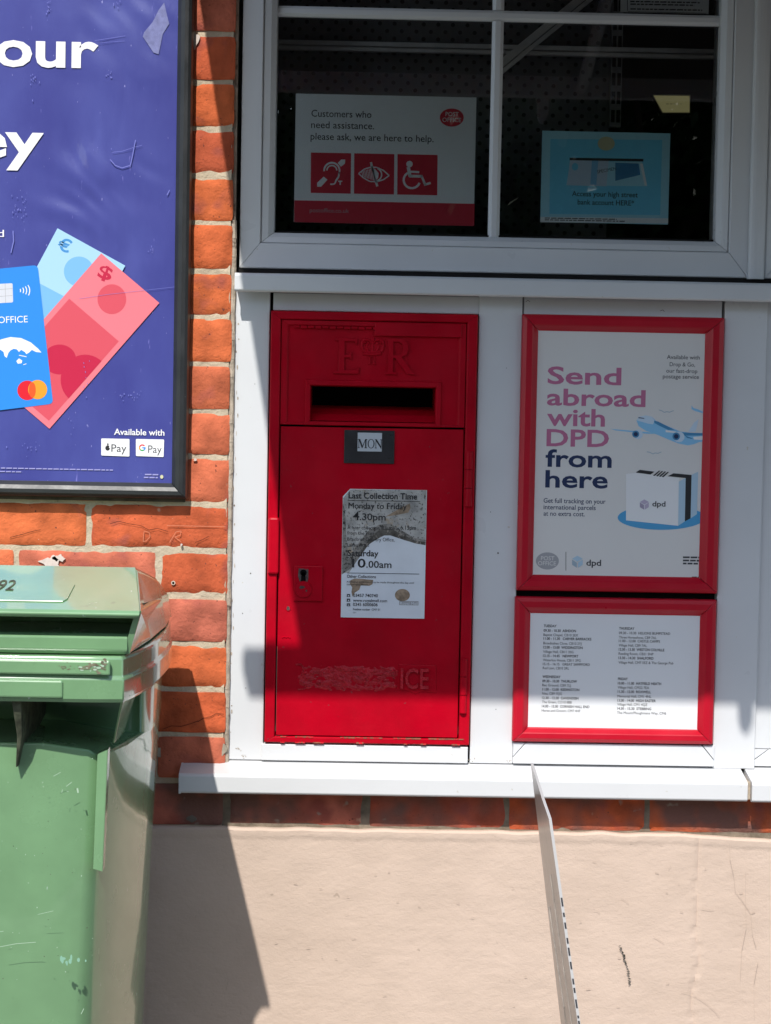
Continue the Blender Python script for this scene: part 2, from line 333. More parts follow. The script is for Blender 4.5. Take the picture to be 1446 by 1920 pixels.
# ---- brick pier and the courses under the bay
def brick(mb, x0, x1, z0, z1, fine=True, yb=.03, mi=0):
    h = random.uniform(0, 100); nx, nz = (max(4, int((x1-x0)/.008)), 9) if fine else (3, 2)
    yo = random.uniform(-.0015, .0015); g = {}; vs = []
    for j in range(nz+1):
        for i in range(nx+1):
            u, v = i/nx, j/nz; x, z = x0+(x1-x0)*u, z0+(z1-z0)*v
            e = min(min(u, 1-u)*(x1-x0), min(v, 1-v)*(z1-z0))
            p = Vector((x*38+h, z*38, h)); q = Vector((x*14, z*14+h, 3.1))
            y = yo + noise.noise(p)*.0011 + noise.noise(q)*.0016
            if fine:
                y += max(0, 1-e/.0032)**2*.0036 + max(0, noise.noise(Vector((x*55, z*55, h+9)))-.45)*.014*max(0, 1-e/.016)
                if i in (0, nx): x += noise.noise(Vector((z*45, h, 1)))*.0014
                if j in (0, nz): z += noise.noise(Vector((x*30, h, 2)))*.0013
                if (i in (0, nx)) and (j in (0, nz)): x += (.0016 if i == 0 else -.0016); z += (.001 if j == 0 else -.001)
            g[i, j] = len(vs); vs.append((x, y, z))
    fs = [(g[i, j], g[i+1, j], g[i+1, j+1], g[i, j+1]) for i in range(nx) for j in range(nz)]
    ring = [g[i, 0] for i in range(nx)] + [g[nx, j] for j in range(nz)] + [g[i, nz] for i in range(nx, 0, -1)] + [g[0, j] for j in range(nz, 0, -1)]
    k = len(vs); vs += [(vs[i][0], yb, vs[i][2]) for i in ring]; n = len(ring)
    fs += [(ring[i], k+i, k+(i+1) % n, ring[(i+1) % n]) for i in range(n)]
    mb.add(vs, fs, mi, True)
COURSE = .0776; ZJ = W(300, 1031, YB)[1]      # the bed joint under the course that carries the scratched brick
ZCR = W(360, 1549, YB)[1]                      # top of the cream render
ZS0 = W(700, 1493, -.051)[1]                   # underside of the lower sill
jt = .0082; bl = .2365
wall = thing('brick_wall', (-.7, .1, 0), 'orange-red brick wall with pale mortar, beside the window and under the white sill', 'wall')
bk = MB()
ztop = 2.9; k0 = int((ZCR-ZJ)/COURSE)-1
for k in range(k0, int((ztop-ZJ)/COURSE)+1):
    z0 = ZJ + k*COURSE + jt/2 + random.uniform(-.0015, .0015); z1 = ZJ + (k+1)*COURSE - jt/2 + random.uniform(-.0012, .0015)
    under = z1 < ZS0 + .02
    fine = z0 > ZCR-.1 and z1 < 2.06
    x = XE; first = True
    if under: x = XE + 4*bl + random.uniform(0, .0) + (.12 if k % 2 else 0)
    while x > -1.7:
        wd = bl - jt
        if first and k % 2 and not under: wd = .112
        first = False
        x0 = x - wd
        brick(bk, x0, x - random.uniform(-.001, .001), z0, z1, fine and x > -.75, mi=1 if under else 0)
        x = x0 - jt + random.uniform(-.001, .001)
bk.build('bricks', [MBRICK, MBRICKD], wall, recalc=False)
mo = MB(); NX, NZ = 180, 420
vs = []; X0m, X1m, Z0m, Z1m = -.70, XE-.003, ZCR-.05, 2.06
for j in range(NZ+1):
    for i in range(NX+1):
        x = X0m+(X1m-X0m)*i/NX; z = Z0m+(Z1m-Z0m)*j/NZ
        vs.append((x, .0042+noise.noise(Vector((x*60, z*60, 5)))*.0012+noise.noise(Vector((x*18, z*18, 2)))*.0012, z))
mo.add(vs, [(j*(NX+1)+i, j*(NX+1)+i+1, (j+1)*(NX+1)+i+1, (j+1)*(NX+1)+i) for j in range(NZ) for i in range(NX)], 0, True)
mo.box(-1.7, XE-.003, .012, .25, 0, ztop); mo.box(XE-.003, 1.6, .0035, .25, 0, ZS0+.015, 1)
mo.build('mortar_joints', [MMORT, mat('dark_mortar', (.27, .22, .165), .95, .1, .5, 25, .8, 150)], wall, recalc=False)  # the second slot is a darker mortar, used below the sill
# grey cement patch on the pier by the sill and sealant run along the edge
mp = MB()
def blob(mb, cx, cz, rx, rz, y, amp=.3, n=26, seed=0, mi=0, th=.003):
    pts = [(cx+rx*math.cos(a)*(1+amp*noise.noise(Vector((math.cos(a)*1.6+seed, math.sin(a)*1.6, seed*3.7)))), cz+rz*math.sin(a)*(1+amp*noise.noise(Vector((math.cos(a)*1.6, math.sin(a)*1.6+seed, 9+seed))))) for a in [2*math.pi*i/n for i in range(n)]]
    mb.prism(pts, y, y+th, mi)
x, z = W(388, 1408, -.002); blob(mp, x, z, .036, .017, .0002, .3, n=40, seed=2, th=.006); x, z = W(318, 1412, -.002); blob(mp, x, z, .030, .010, .0004, .3, n=40, seed=12, th=.006)
mp.build('cement_patch', mat('cement_patch', (.42, .37, .29), .95, .1, .5, 30, .8, 120), wall, bevel=.001)
sp = MB()
for cx, cy, rx, rz, sd in ((97, 1055, .016, .009, 3), (366, 75, .006, .011, 5), (111, 1046, .009, .006, 11), (60, 1068, .004, .004, 8), (340, 1021, .0015, .0025, 4), (366, 862, .003, .002, 6)):
    x, z = W(cx, cy, -.003); blob(sp, x, z, rx, rz, -.0035, .9, n=44, seed=sd, th=.004)
x, z = W(360, 1535, -.001); blob(sp, x, z, .007, .006, -.0028, .5, seed=15, th=.004, mi=1)
sp.build('paint_splashes', [mat('old_white_splash', (.68, .58, .52), .8, .2, .2, 90), mat('grey_splash', (.17, .145, .12), .9, .1, .4, 60)], wall)
# scratched letters and cracks in the long brick below the poster
sc = Art(-.0012, .0004)
Q = ZM(0, 920, 3.143)
mscr = mat('scratch_pale', (.60, .21, .12), .9, .1); mcrk = mat('crack_dark', (.05, .02, .014), .95, .05)
for pts in ([(845, 300), (850, 238), (880, 245), (886, 270), (862, 296), (845, 300)], [(1000, 305), (1040, 240), (1070, 238), (1062, 262), (1030, 272), (1066, 300)], [(985, 205), (1330, 212)]):
    sc.line([Q(*p) for p in pts], 1.1, mscr, 4)
for pts in ([(650, 195), (700, 180), (760, 195), (830, 205), (880, 232), (930, 222), (990, 240)], [(1150, 305), (1190, 290), (1230, 270)], [(60, 275), (130, 258), (190, 240), (240, 230)], [(1165, 1362), (1200, 1340), (1245, 1330), (1275, 1312), (1320, 1316)], [(960, 1405), (1010, 1385), (1070, 1388), (1130, 1370), (1170, 1355)]):
    sc.line([Q(*p) for p in pts], 0.9, mcrk, 4)
x, z = Q(1022, 543); sc.ell(x, z, 4, 4, mat('old_plug', (.6, .5, .4), .8), 4, 16); sc.ell(x, z, 2.3, 2.3, MHOLE, 5, 12)
sc.build('scratches', wall, kind='stuff')
se = MB(); pts = []
for i in range(60):
    z = W(430, 1430, 0)[1] + (1.62-W(430, 1430, 0)[1])*i/59
    pts.append((XE+.002+.0012*noise.noise(Vector((i*.7, 1, 1))), .009+.002*noise.noise(Vector((i*.9, 4, 1))), z))
for a, b_ in zip(pts, pts[1:]): se.tube(a, b_, .0048+.0012*noise.noise(Vector((a[2]*30, 2, 2))), .0048+.0012*noise.noise(Vector((b_[2]*30, 2, 2))), n=7)
se.box(XE-.004, XE+.004, .012, .2, 0, 2.45)
se.build('edge_sealant', MSEAL, wall)

# ---- cream render below
cr = MB(); YC = -.009; NX, NZ = 300, 110; vs = []
X0c, X1c, Z0c = -.75, .80, .22
for j in range(NZ+2):
    for i in range(NX+1):
        x = X0c+(X1c-X0c)*i/NX; zt = ZCR + .0025*noise.noise(Vector((x*22, 1, 7))) - max(0, x-.56)*.05
        v = min(j/NZ, 1); z = Z0c+(zt-Z0c)*v
        y = YC + noise.noise(Vector((x*16, z*22, 3)))*.0008 + noise.noise(Vector((x*5, z*5, 8)))*.0014 + abs(noise.noise(Vector((x*34, z*52, 5))))*.0007
        if zt-z < .016: y -= .0013*min(1, (.016-(zt-z))/.003)
        if j == NZ: y += .004
        if j == NZ+1: y = .03
        if abs(x-.598-.012*noise.noise(Vector((z*14, 0, 3)))) < .004: y += .0022
        vs.append((x, y, z))
cr.add(vs, [(j*(NX+1)+i, j*(NX+1)+i+1, (j+1)*(NX+1)+i+1, (j+1)*(NX+1)+i) for j in range(NZ+1) for i in range(NX)], 0, True)
cr.box(X0c, X1c, YC-.001, .03, 0, Z0c); cr.box(-1.7, X0c, YC, .03, 0, ZCR); cr.box(X1c, 1.6, YC, .03, 0, ZCR)
pl = thing('rendered_plinth', (0, 0, 0), 'cream painted rough plaster base of the wall below the brick course', 'wall')
cr.build('render_coat', MCREAM, pl, recalc=False)
sf = Art(YC-.003, .0004); Q = ZM(900, 1400, 2.648); rg = random.Random(3)
mscuf = mat('black_scuff', (.17, .15, .125), .9, .1, .5, 200)
for i in range(34):
    u = i/33; a = Q(695+48*u+8*math.sin(u*3), 990+185*u); a = (a[0]+rg.uniform(-1.6, 1.6), a[1]+rg.uniform(-1, 1))
    if .5 < u < .62 and rg.random() < .7: continue
    sf.line([(a[0]-rg.uniform(1, 2.6), a[1]+rg.uniform(-1.5, 1.5)), (a[0]+rg.uniform(1, 2.6), a[1]+rg.uniform(-1.5, 2))], rg.uniform(1.2, 2.4), mscuf, 1)
mhair = mat('hairline_crack', (.50, .39, .315), .9, .1)
for pts in ([(1238, 480), (1242, 560), (1260, 640), (1268, 720), (1300, 760), (1345, 830), (1352, 930), (1372, 1000)], [(1320, 620), (1318, 740), (1322, 900), (1300, 1010), (1292, 1160)], [(1380, 1070), (1360, 1180), (1362, 1350)], [(1000, 1215), (1060, 1230), (1120, 1270), (1165, 1310), (1190, 1340)], [(565, 815), (580, 812), (596, 826)], [(935, 610), (950, 590)], [(80, 962), (86, 970)], [(700, 750), (740, 778)], [(1100, 805), (1160, 812)], [(860, 940), (915, 975)]):
    sf.line([Q(*p) for p in pts], .6, mhair, 1)
for i in range(46):
    a = (rg.uniform(285, 1440), rg.uniform(1580, 1900)); l = rg.uniform(2, 9); an = rg.uniform(-.4, .4) if a[0] > 480 else rg.uniform(1.2, 1.8)
    sf.line([a, (a[0]+l*math.cos(an), a[1]+l*math.sin(an))], rg.uniform(.7, 1.3), mhair, 1)
sf.build('scuffs', pl, kind='stuff')

# ================================================================== WHITE BAY
bay = thing('panelled_bay', (.25, .03, .5), 'white plastic panelling round the red post box and red poster frames', 'panelling')
def board(tl, tr, bl_, br, y0, name, y1=.034):
    a = rect(tl, tr, bl_, br, y0); return MB().box(a[0]+.0005, a[1]-.0005, y0, y1, a[2]+.0004, a[3]-.0004).build(name, MW, bay, bevel=.0016)
XR = W(1432, 1000, YP)[0]
bpz0, bpz1 = W(700, 1440, YP)[1], W(700, 540, YP)[1]; bpx0, bpx1 = W(502, 990, YP)[0]+.012, W(888, 990, YP)[0]-.012
MB().box(XE+.006, bpx0, .0345, .05, bpz0, bpz1).box(bpx1, 1.6, .0345, .05, bpz0, bpz1).box(bpx0, bpx1, .0345, .05, W(700, 600, YP)[1], bpz1).build('back_panel', MDARKGAP, bay)
board((441, 540), (511, 542), (425, 1424), (490, 1426), YP, 'board')
board((900, 545), (981, 547), (879, 1431), (962, 1433), YP, 'board')
board((1355, 555), (1433, 557), (1340, 1441), (1423, 1443), YP-.002, 'board')
board((512, 548), (900, 556), (512, 582), (900, 590), YP+.004, 'rail')
board((490, 1394), (878, 1400), (489, 1426), (878, 1432), YP-.006, 'rail')
board((982, 557), (1355, 564), (981, 600), (1355, 607), YP+.004, 'rail')
# the mitred bottom rail under the timetable
a = rect((962, 1392), (1340, 1399), (961, 1431), (1340, 1438), YP-.007)
MB().prism([(a[0]+.022, a[3]), (a[1]-.022, a[3]), (a[1]-.0006, a[2]+.010), (a[1]-.0006, a[2]), (a[0]+.0006, a[2]), (a[0]+.0006, a[2]+.010)], YP-.007, .034).build('rail', MW, bay, bevel=.001)
for sx in (0, 1):
    X = a[0] if sx == 0 else a[1]; d = 1 if sx == 0 else -1
    MB().prism([(X+d*.0008, a[3]), (X+d*.0205, a[3]), (X+d*.0008, a[2]+.0118)], YP-.007, .034).build('corner_piece', MW, bay, bevel=.0006)
# the next bay begins at the right edge
a = rect((1425, 555), (1700, 561), (1423, 1436), (1700, 1442), YP+.006)
MB().box(a[0], 1.6, YP+.006, .034, a[2]+.03, a[3]).build('board', MW, bay, bevel=.0016)
MB().prism([(a[0]+.0006, a[2]), (1.6, a[2]), (1.6, a[2]+.0292), (a[0]+.027, a[2]+.0292), (a[0]+.0006, a[2]+.0085)], YP+.006, .034).build('rail', MW, bay, bevel=.001)
MB().prism([(a[0]+.0006, a[2]+.0105), (a[0]+.0255, a[2]+.0292), (a[0]+.0006, a[2]+.0292)], YP+.006, .034).build('corner_piece', MW, bay, bevel=.0006)

A = Art(YP-.0004, .0001); md = mat('dark_speck', (.07, .06, .05), .8, .1); rg = random.Random(17)
for cx, cy, r_ in ((934, 1037, 1.5), (920, 960, .8), (470, 1075, 1.2), (455, 1150, .9), (1372, 1000, .9), (1400, 760, .8), (950, 690, .7), (461, 1290, .8), (930, 1330, .8), (1380, 1240, .8), (478, 720, .7)): A.ell(cx, cy, r_, r_*1.1, md, 1, 8)
for i in range(26): A.ell(444+rg.random()*6-(i/26)*16, 600+i*31+rg.uniform(-12, 12), rg.uniform(.4, 1.6), rg.uniform(1, 5), MSEAL, 1, 8)
for x0, y0 in ((458, 1418), (446, 1405), (884, 1425), (955, 1428), (1345, 1437)):
    for i in range(7): A.ell(x0+rg.uniform(-6, 6), y0+rg.uniform(-4, 4), rg.uniform(.4, 1.6), rg.uniform(.3, 1), MSEAL, 1, 8)
A.line([(986, 566), (990, 563), (994, 566)], .8, md); A.line([(1238, 583), (1243, 581), (1246, 584)], .9, md); A.line([(1413, 576), (1417, 577)], 1.0, md)
A.build('dirt_marks', bay, kind='stuff')
# ---- sills
def sill(name, xl, xr, zt_back, zt_front, zb, yf, yb, label, nose=.006):
    m = MB(); prof = [(yb, zt_back), (yf+.004, zt_front+.0008), (yf, zt_front-.003), (yf, zb+.003), (yf+.003, zb), (yf+.012, zb), (yf+.012, zb+.012), (yb, zb+.012)]
    m.loft([[(xl, y, z) for y, z in prof], [(xr, y, z) for y, z in prof]])
    return m
zb_ = W(700, 1428, YP)[1]; zf_ = W(700, 1457, -.051)[1]
xl_ = W(337, 1465, -.051)[0]; xr_ = W(1402, 1485, -.051)[0]
xi = XE + .002
ls = thing('lower_sill', (.2, -.01, ZS0), 'long white sill under the post box and posters, left end over the brick', 'sill')
m = sill('sill', xl_+.002, xr_, zb_, zf_, ZS0, -.051, YP+.012, '')
m.build('sill_board', MWS, ls, bevel=.0012)
m = MB(); prof = [(0.0, zb_-.004), (-.0495, zf_+.001), (-.0517, zf_-.003), (-.0517, ZS0-.0005), (0.0, ZS0-.0005)]
m.loft([[(xl_-.0015, y, z) for y, z in prof], [(xl_+.0018, y, z) for y, z in prof]]); m.build('end_cap', MWS, ls, bevel=.0008)
rs = thing('lower_sill', (1.0, -.01, ZS0), 'short stretch of white sill at the right edge past the dirty joint', 'sill')
m = sill('sill', xr_+.0075, 1.6, zb_-.001, zf_-.0005, ZS0-.001, -.051, YP+.012, ''); m.build('sill_board', MWS, rs, bevel=.0012)
m = MB().box(xr_+.001, xr_+.0068, -.040, .02, ZS0+.002, zf_-.0015); m.build('sill_joint', MSEAL, rs)
zt2 = W(900, 521, -.031)[1]; zb2 = W(900, 555, -.031)[1]; xl2 = W(440, 528, -.031)[0]

# ---- the window above
win = thing('shop_window', (.3, .05, W(900, 520, .02)[1]), 'white framed shop window with glazing bars over dark glass, notices behind', 'window')
m = sill('s', xl2, 1.6, zt2+.004, zt2, zb2, -.031, YP+.012, ''); m.build('sill', MW, win, bevel=.0012)
ZT = 2.42
def up(r): return (r[0], r[1], r[2], ZT)
fo = rect((455, 20), (1413, 40), (450, 502), (1405, 521), .018)
fi = rect((494, 20), (1378, 40), (490, 455), (1367, 473), .018)
gi = rect((522, 20), (1353, 40), (513, 436), (1341, 452), .03)
fo = (fo[0], fo[1], fo[2], ZT); fi_ = (fi[0], fi[1], fi[2], ZT-.04); gi_ = (gi[0], gi[1], gi[2], ZT-.06)
MB().frame(fo, fi_, [(0, .09), (0, .020), (.04, .018), (.96, .018), (1, .020), (1, .09)]).build('outer_frame', MW, win, bevel=.0006)
MB().frame((fi_[0]+.0006, fi_[1]-.0006, fi_[2]+.0006, fi_[3]-.0006), gi_, [(0, .09), (0, .0235), (.06, .0225), (.55, .0255), (.95, .034), (1, .037), (1, .09)]).build('sash', MW, win, bevel=.0005)
def bar(name, x0, x1, z0, z1, vert):
    m = MB(); y0, y1, yb = .0435, .0475, .0545
    if vert: c = (x0+x1)/2; e = (x1-x0)*.22; pr = [(x0, yb), (x0, y1), (c-e, y0), (c+e, y0), (x1, y1), (x1, yb)]; m.loft([[(x, y, z0) for x, y in pr], [(x, y, z1) for x, y in pr]])
    else: c = (z0+z1)/2; e = (z1-z0)*.22; pr = [(z0, yb), (z0, y1), (c-e, y0), (c+e, y0), (z1, y1), (z1, yb)]; m.loft([[(x0, y, z) for z, y in pr], [(x1, y, z) for z, y in pr]])
    m.build(name, MW, win, bevel=.0004)
a = rect((924, 40), (944, 40), (914, 437), (937, 437), .05)
gb = rect((525, 13), (1347, 28), (525, 32), (1347, 49), .05)
bar('glazing_bar', a[0], a[1], gi[2]-.005, gb[2]-.0003, True); bar('glazing_bar', a[0], a[1], gb[3]+.0003, ZT-.05, True)
bar('glazing_bar', gi[0]-.01, gi[1]+.01, gb[2], gb[3], False)
MB().box(gi[0]-.012, gi[1]+.012, .055, .059, gi[2]-.012, ZT-.05).build('pane', MGLASS, win)
MB().box(gi[0]-.012, gi[1]+.012, .0465, .0549, gi[2]-.011, gi[2]+.004).build('gasket', MDARKGAP, win)
# dark packing between the frame and its sill
MB().box(fo[0]-.004, 1.6, .022, .09, zt2-.002, fo[2]-.0004).build('packing', MDARKGAP, win)
# upright trim, then the neighbouring window
a = rect((1414, 0), (1442, 0), (1406, 522), (1440, 524), .010)
m = MB(); pr = []
for i in range(9):
    an = math.pi*i/8; pr.append((((a[0]+a[1])/2)-(a[1]-a[0])/2*math.cos(an), .014-.006*math.sin(an)))
pr += [(a[1], .09), (a[0], .09)]
m.loft([[(x, y, a[2]) for x, y in pr], [(x, y, ZT) for x, y in pr]]); m.build('cover_trim', MW, win)
w2 = thing('shop_window', (1.2, .05, fo[2]), 'sliver of the next white window frame at the right edge beyond the upright trim', 'window')
MB().frame((a[1]+.001, 1.6, fo[2], ZT), (a[1]+.075, 1.53, fo[2]+.075, ZT-.07), [(0, .09), (0, .020), (.04, .018), (.96, .03), (1, .032), (1, .09)]).build('outer_frame', MW, w2, bevel=.0006)
MB().box(a[1]+.07, 1.54, .055, .059, fo[2]+.07, ZT-.06).build('pane', MGLASS, w2)
# wall over the windows
hd = thing('fascia_board', (.3, .03, ZT), 'plain white fascia board across the top of the shop windows', 'fascia')
MB().box(XE+.005, 1.6, .01, .2, ZT+.001, ztop).build('board', MW, hd)

# ---- the room behind the glass
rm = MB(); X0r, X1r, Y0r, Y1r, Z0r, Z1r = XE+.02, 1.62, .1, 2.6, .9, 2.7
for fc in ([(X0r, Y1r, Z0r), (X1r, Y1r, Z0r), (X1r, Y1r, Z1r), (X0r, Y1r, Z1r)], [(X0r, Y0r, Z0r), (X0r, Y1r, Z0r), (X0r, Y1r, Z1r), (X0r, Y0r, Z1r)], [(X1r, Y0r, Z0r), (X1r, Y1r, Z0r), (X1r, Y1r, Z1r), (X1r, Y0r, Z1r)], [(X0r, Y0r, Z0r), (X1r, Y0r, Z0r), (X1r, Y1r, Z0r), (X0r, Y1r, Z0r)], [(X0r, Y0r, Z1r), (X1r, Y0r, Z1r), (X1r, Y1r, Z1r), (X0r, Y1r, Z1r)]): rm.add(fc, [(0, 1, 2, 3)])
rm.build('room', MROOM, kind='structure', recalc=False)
st = thing('shelving_unit', (.2, .32, fo[2]), 'dark pegboard shelving unit with slotted upright behind the window glass', 'shelving')
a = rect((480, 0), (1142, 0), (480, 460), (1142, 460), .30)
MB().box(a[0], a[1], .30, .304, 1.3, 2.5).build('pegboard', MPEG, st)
a = rect((1146, 0), (1167, 0), (1146, 238), (1167, 238), .285)
up_ = MB().box(a[0], a[1], .285, .30, a[2], 2.5); up_.build('upright', MUPR, st)
m = MB()
for i in range(12):
    z = a[2]+.008+i*.033; c = (a[0]+a[1])/2
    for s_ in (-1, 1): m.box(c+s_*.0048-.0032, c+s_*.0048+.0032, .2842, .2846, z, z+.022)
m.build('slots', MHOLE, st)
a = rect((515, 76), (1440, 92), (515, 94), (1440, 110), .26)
m = MB().box(a[0], a[1], .262, .274, a[2], a[2]+.007).box(a[0], a[1], .26, .274, a[2]+.009, a[3]); m.build('rail', MRAIL, st, bevel=.001)
P0, P1 = W(938, 142, .24), W(1150, -32, .24); d = Vector((P1[0]-P0[0], P1[1]-P0[1])).normalized(); n_ = Vector((-d.y, d.x))
m = MB()
for o1, o2 in ((0, .007), (.009, .022)): m.prism([(P0[0]+n_.x*o1, P0[1]+n_.y*o1), (P1[0]+n_.x*o1, P1[1]+n_.y*o1), (P1[0]+n_.x*o2, P1[1]+n_.y*o2), (P0[0]+n_.x*o2, P0[1]+n_.y*o2)], .24, .25)
m.build('brace', MRAIL, st)
lm = thing('ceiling_lamp', (.7, 1.4, 1.9), 'yellow lit lamp panel inside the dark shop, high in the right window pane', 'lamp')
Q = ZM(900, 0, 2.648)
MB().flat([W(*Q(*p), 1.4) for p in ((862, 474), (1041, 476), (1041, 558), (908, 558))], 1.4).build('diffuser', MLAMP, lm, recalc=False)
m = MB().prism([W(*Q(*p), 1.402) for p in ((858, 468), (1046, 470), (1046, 564), (902, 564))], 1.402, 1.43); m.build('housing', MUPR, lm)
m = Art(1.399)
for xx, l in ((925, 12), (945, 10), (962, 8), (980, 6), (996, 6)): m.line([Q(xx, 516), Q(xx+l, 516)], 1.0, MDG)
m.build('louvre_marks', lm)

# ================================================================== NOTICES BEHIND THE GLASS
YN = .0605
def sheet(name, tl, tr, bl_, br, y, m, label, cat, group=None, th=.0012):
    a = rect(tl, tr, bl_, br, y); t_ = thing(name, ((a[0]+a[1])/2, y, a[2]), label, cat, group)
    MB().box(a[0], a[1], y, y+th, a[2], a[3]).build('card', m, t_); return t_, a
nh, a = sheet('window_notice', (554, 176), (893, 182), (552, 416), (889, 424), YN, MNOT, 'white and red notice offering customers assistance, in the left window pane', 'notice', 'notices in the shop window')
Q = ZM(540, 170, 3.908); A = Art(YN)
A.poly([Q(47, 803), Q(1368, 829), Q(1365, 992), Q(45, 963)], MNRED, 1)
A.build('red_band', nh); SYM = []
SYM = []
for (x0, y0) in ((169, 453), (486, 459), (803, 465)): A.poly([Q(x0, y0), Q(x0+294, y0+6), Q(x0+291, y0+302), Q(x0-2, y0+296)], MNRED, 1); SYM.append(A.build('symbol_panel', nh))
A.ell(*Q(1201, 197), 22.5, 17, MNRED, 1)
OV = A.build('logo_oval', nh)
A = Art(YN)
for s_, x0, x1, y in (('Customers who', 172, 608, 190), ('need assistance.', 170, 628, 273), ('please ask, we are here to help.', 166, 1060, 358)):
    p, q = Q(x0, y), Q(x1, y); A.text(s_, p[0], q[0], p[1], 12.5, MINK, .005)
A.build('lettering', nh)
p, q = Q(1155, 186), Q(1250, 186); A.text('POST', p[0], q[0], p[1], 7.6, MNOT, .0)
p, q = Q(1132, 228), Q(1268, 228); A.text('OFFICE', p[0], q[0], p[1], 7.6, MNOT, .0)
A.build('logo_lettering', OV)
p, q = Q(160, 890), Q(445, 890); A.text('postoffice.co.uk', p[0], q[0], p[1], 7.5, MOVG, -.004)
A.build('web_address', nh)
A = Art(YN); L_ = lambda pts, wd: A.line([Q(*p) for p in pts], wd/3.908, MNOT, 3)
c = Q(322, 585); A.arc(*c, 14.5, 175, 385, 3.4, MNOT, 3); A.arc(*c, 9.3, 180, 360, 2.6, MNOT, 3)
L_([(377, 595), (372, 630), (352, 660)], 13); L_([(352, 658), (345, 680), (330, 686), (310, 686)], 11)
A.poly([Q(*p) for p in ((365, 530), (390, 505), (420, 505), (418, 535), (388, 558))], MNOT, 3); A.poly([Q(*p) for p in ((214, 704), (214, 675), (262, 630), (290, 652), (243, 704))], MNOT, 3)
L_([(368, 664), (398, 664)], 9); L_([(383, 664), (383, 690)], 9)
A.build('ear_symbol', SYM[0])
eye = [(518, 608), (560, 575), (610, 560), (650, 562), (700, 585), (742, 622), (700, 652), (650, 668), (600, 665), (555, 640)]
L_(eye+eye[:1], 9)
for i in range(9): x = 540+i*11; L_([(x, 590-i*3), (x+10, 632+i*3.6)], 5)
A.poly([Q(*p) for p in ((612, 570), (640, 575), (665, 605), (662, 640), (640, 662))], MNOT, 3); A.arc(*Q(640, 615), 12, -70, 80, 2.6, MNOT, 3)
L_([(608, 524), (620, 575)], 17); L_([(644, 662), (655, 702)], 17); L_([(616, 560), (650, 675)], 7)
A.build('eye_symbol', SYM[1])
A.ell(*Q(891, 538), 6, 6, MNOT, 3); L_([(882, 560), (895, 630)], 24); L_([(888, 626), (985, 628)], 20); L_([(900, 594), (962, 597)], 15); L_([(978, 622), (1008, 694)], 17); L_([(1002, 690), (1046, 676)], 17)
A.arc(*Q(908, 655), 15.3, 20, 240, 4.2, MNOT, 3)
A.build('wheelchair_symbol', SYM[2])
nb, a = sheet('window_notice', (1017, 246), (1257, 249), (1013, 417), (1253, 420), YN, MNBL2, 'pale blue bank account notice in the right window pane', 'notice', 'notices in the shop window')
Q = ZM(900, 0, 2.648); A = Art(YN)
A.poly([Q(*p) for p in ((350, 690), (905, 695), (895, 1068), (345, 1062))], MNBL, 1); A.poly([Q(*p) for p in ((300, 1077), (935, 1084), (934, 1110), (299, 1103))], MNOT, 1)
A.poly([Q(*p) for p in ((450, 800), (805, 803), (828, 925), (428, 920))], MNBL2, 2); A.poly([Q(*p) for p in ((448, 790), (640, 792), (628, 925), (432, 920))], MAIRL, 3)
A.poly([Q(*p) for p in ((672, 808), (788, 812), (796, 868), (672, 898))], MAIRD, 4); A.poly([Q(*p) for p in ((556, 795), (588, 796), (578, 918), (548, 917))], MAIRB, 4)
A.ell(*Q(472, 828), 6, 7, MNBL, 4); A.poly([Q(*p) for p in ((445, 783), (812, 789), (812, 802), (445, 796))], MINK, 5); A.ell(*Q(627, 713), 16, 13, MBUFF, 4)
A.poly([Q(*p) for p in ((795, 815), (808, 812), (830, 922), (818, 922))], MNOT, 4)
A.build('picture', nb)
A = Art(YN)
p, q = Q(457, 973), Q(783, 973); A.text('Access your high street', p[0], q[0], p[1], 9.2, MINK, .012)
p, q = Q(485, 1015), Q(765, 1015); A.text('bank account HERE*', p[0], q[0], p[1], 9.2, MINK, .012); A.build('caption', nb)
p = Q(583, 862); A.text('SPECIMEN', p[0], p[0]+36, p[1], 6, MDG, .0, layer=6, ang=12); A.build('overprint', nb)
rg = random.Random(5); p = Q(322, 1085); A.dashes(p[0], p[0]+135, p[1], 1.8, MDG, rg); p = Q(322, 1094); A.dashes(p[0], p[0]+150, p[1], 1.8, MDG, rg)
A.build('small_print', nb)
nt_, a = sheet('window_notice', (1163, -70), (1331, -66), (1166, 22), (1329, 27), YN, MNOT, 'white printed notice cut off by the top of the right window pane', 'notice', 'notices in the shop window')
A = Art(YN); rg = random.Random(9)
for y, l in ((4, 130), (9, 120), (18, 135), (-6, 130), (-14, 125), (-28, 120)): A.dashes(1182, 1182+l, y, 2.4, MDG, rg)
A.line([(1174, -60), (1177, 20)], 1.2, MDG); A.line([(1177, 22), (1325, 25)], 1.0, MDG)
A.build('printed_lines', nt_)

# ================================================================== POST BOX
pbc = rect((511, 582), (899, 590), (493, 1391), (878, 1398), .002)
pb = thing('post_box', ((pbc[0]+pbc[1])/2, .03, pbc[2]), 'red wall post box with a dark letter slot set into white panelling', 'post box')
def prect(x0, y0, x1, y1, y, sk=True):      # from a top-left and bottom-right measure on the leaning photograph
    a, b2 = W(x0, y0, y), W(x1, y1, y); return (a[0], b2[0], b2[1], a[1])
Y0 = .002
ci = rect((527, 600), (878, 606), (515, 1382), (868, 1388), Y0)
ci = (pbc[0]+.017, pbc[1]-.018, pbc[2]+.010, pbc[3]-.014)
MB().frame(pbc, ci, [(0, .06), (0, Y0+.002), (.10, Y0), (.9, Y0), (1, Y0+.002), (1, .06)], gap=.0001).build('case', MRED, pb, bevel=.0008)
MB().box(ci[0], ci[1], .13, .135, ci[2], ci[3]).build('back_plate', MHOLE, pb)
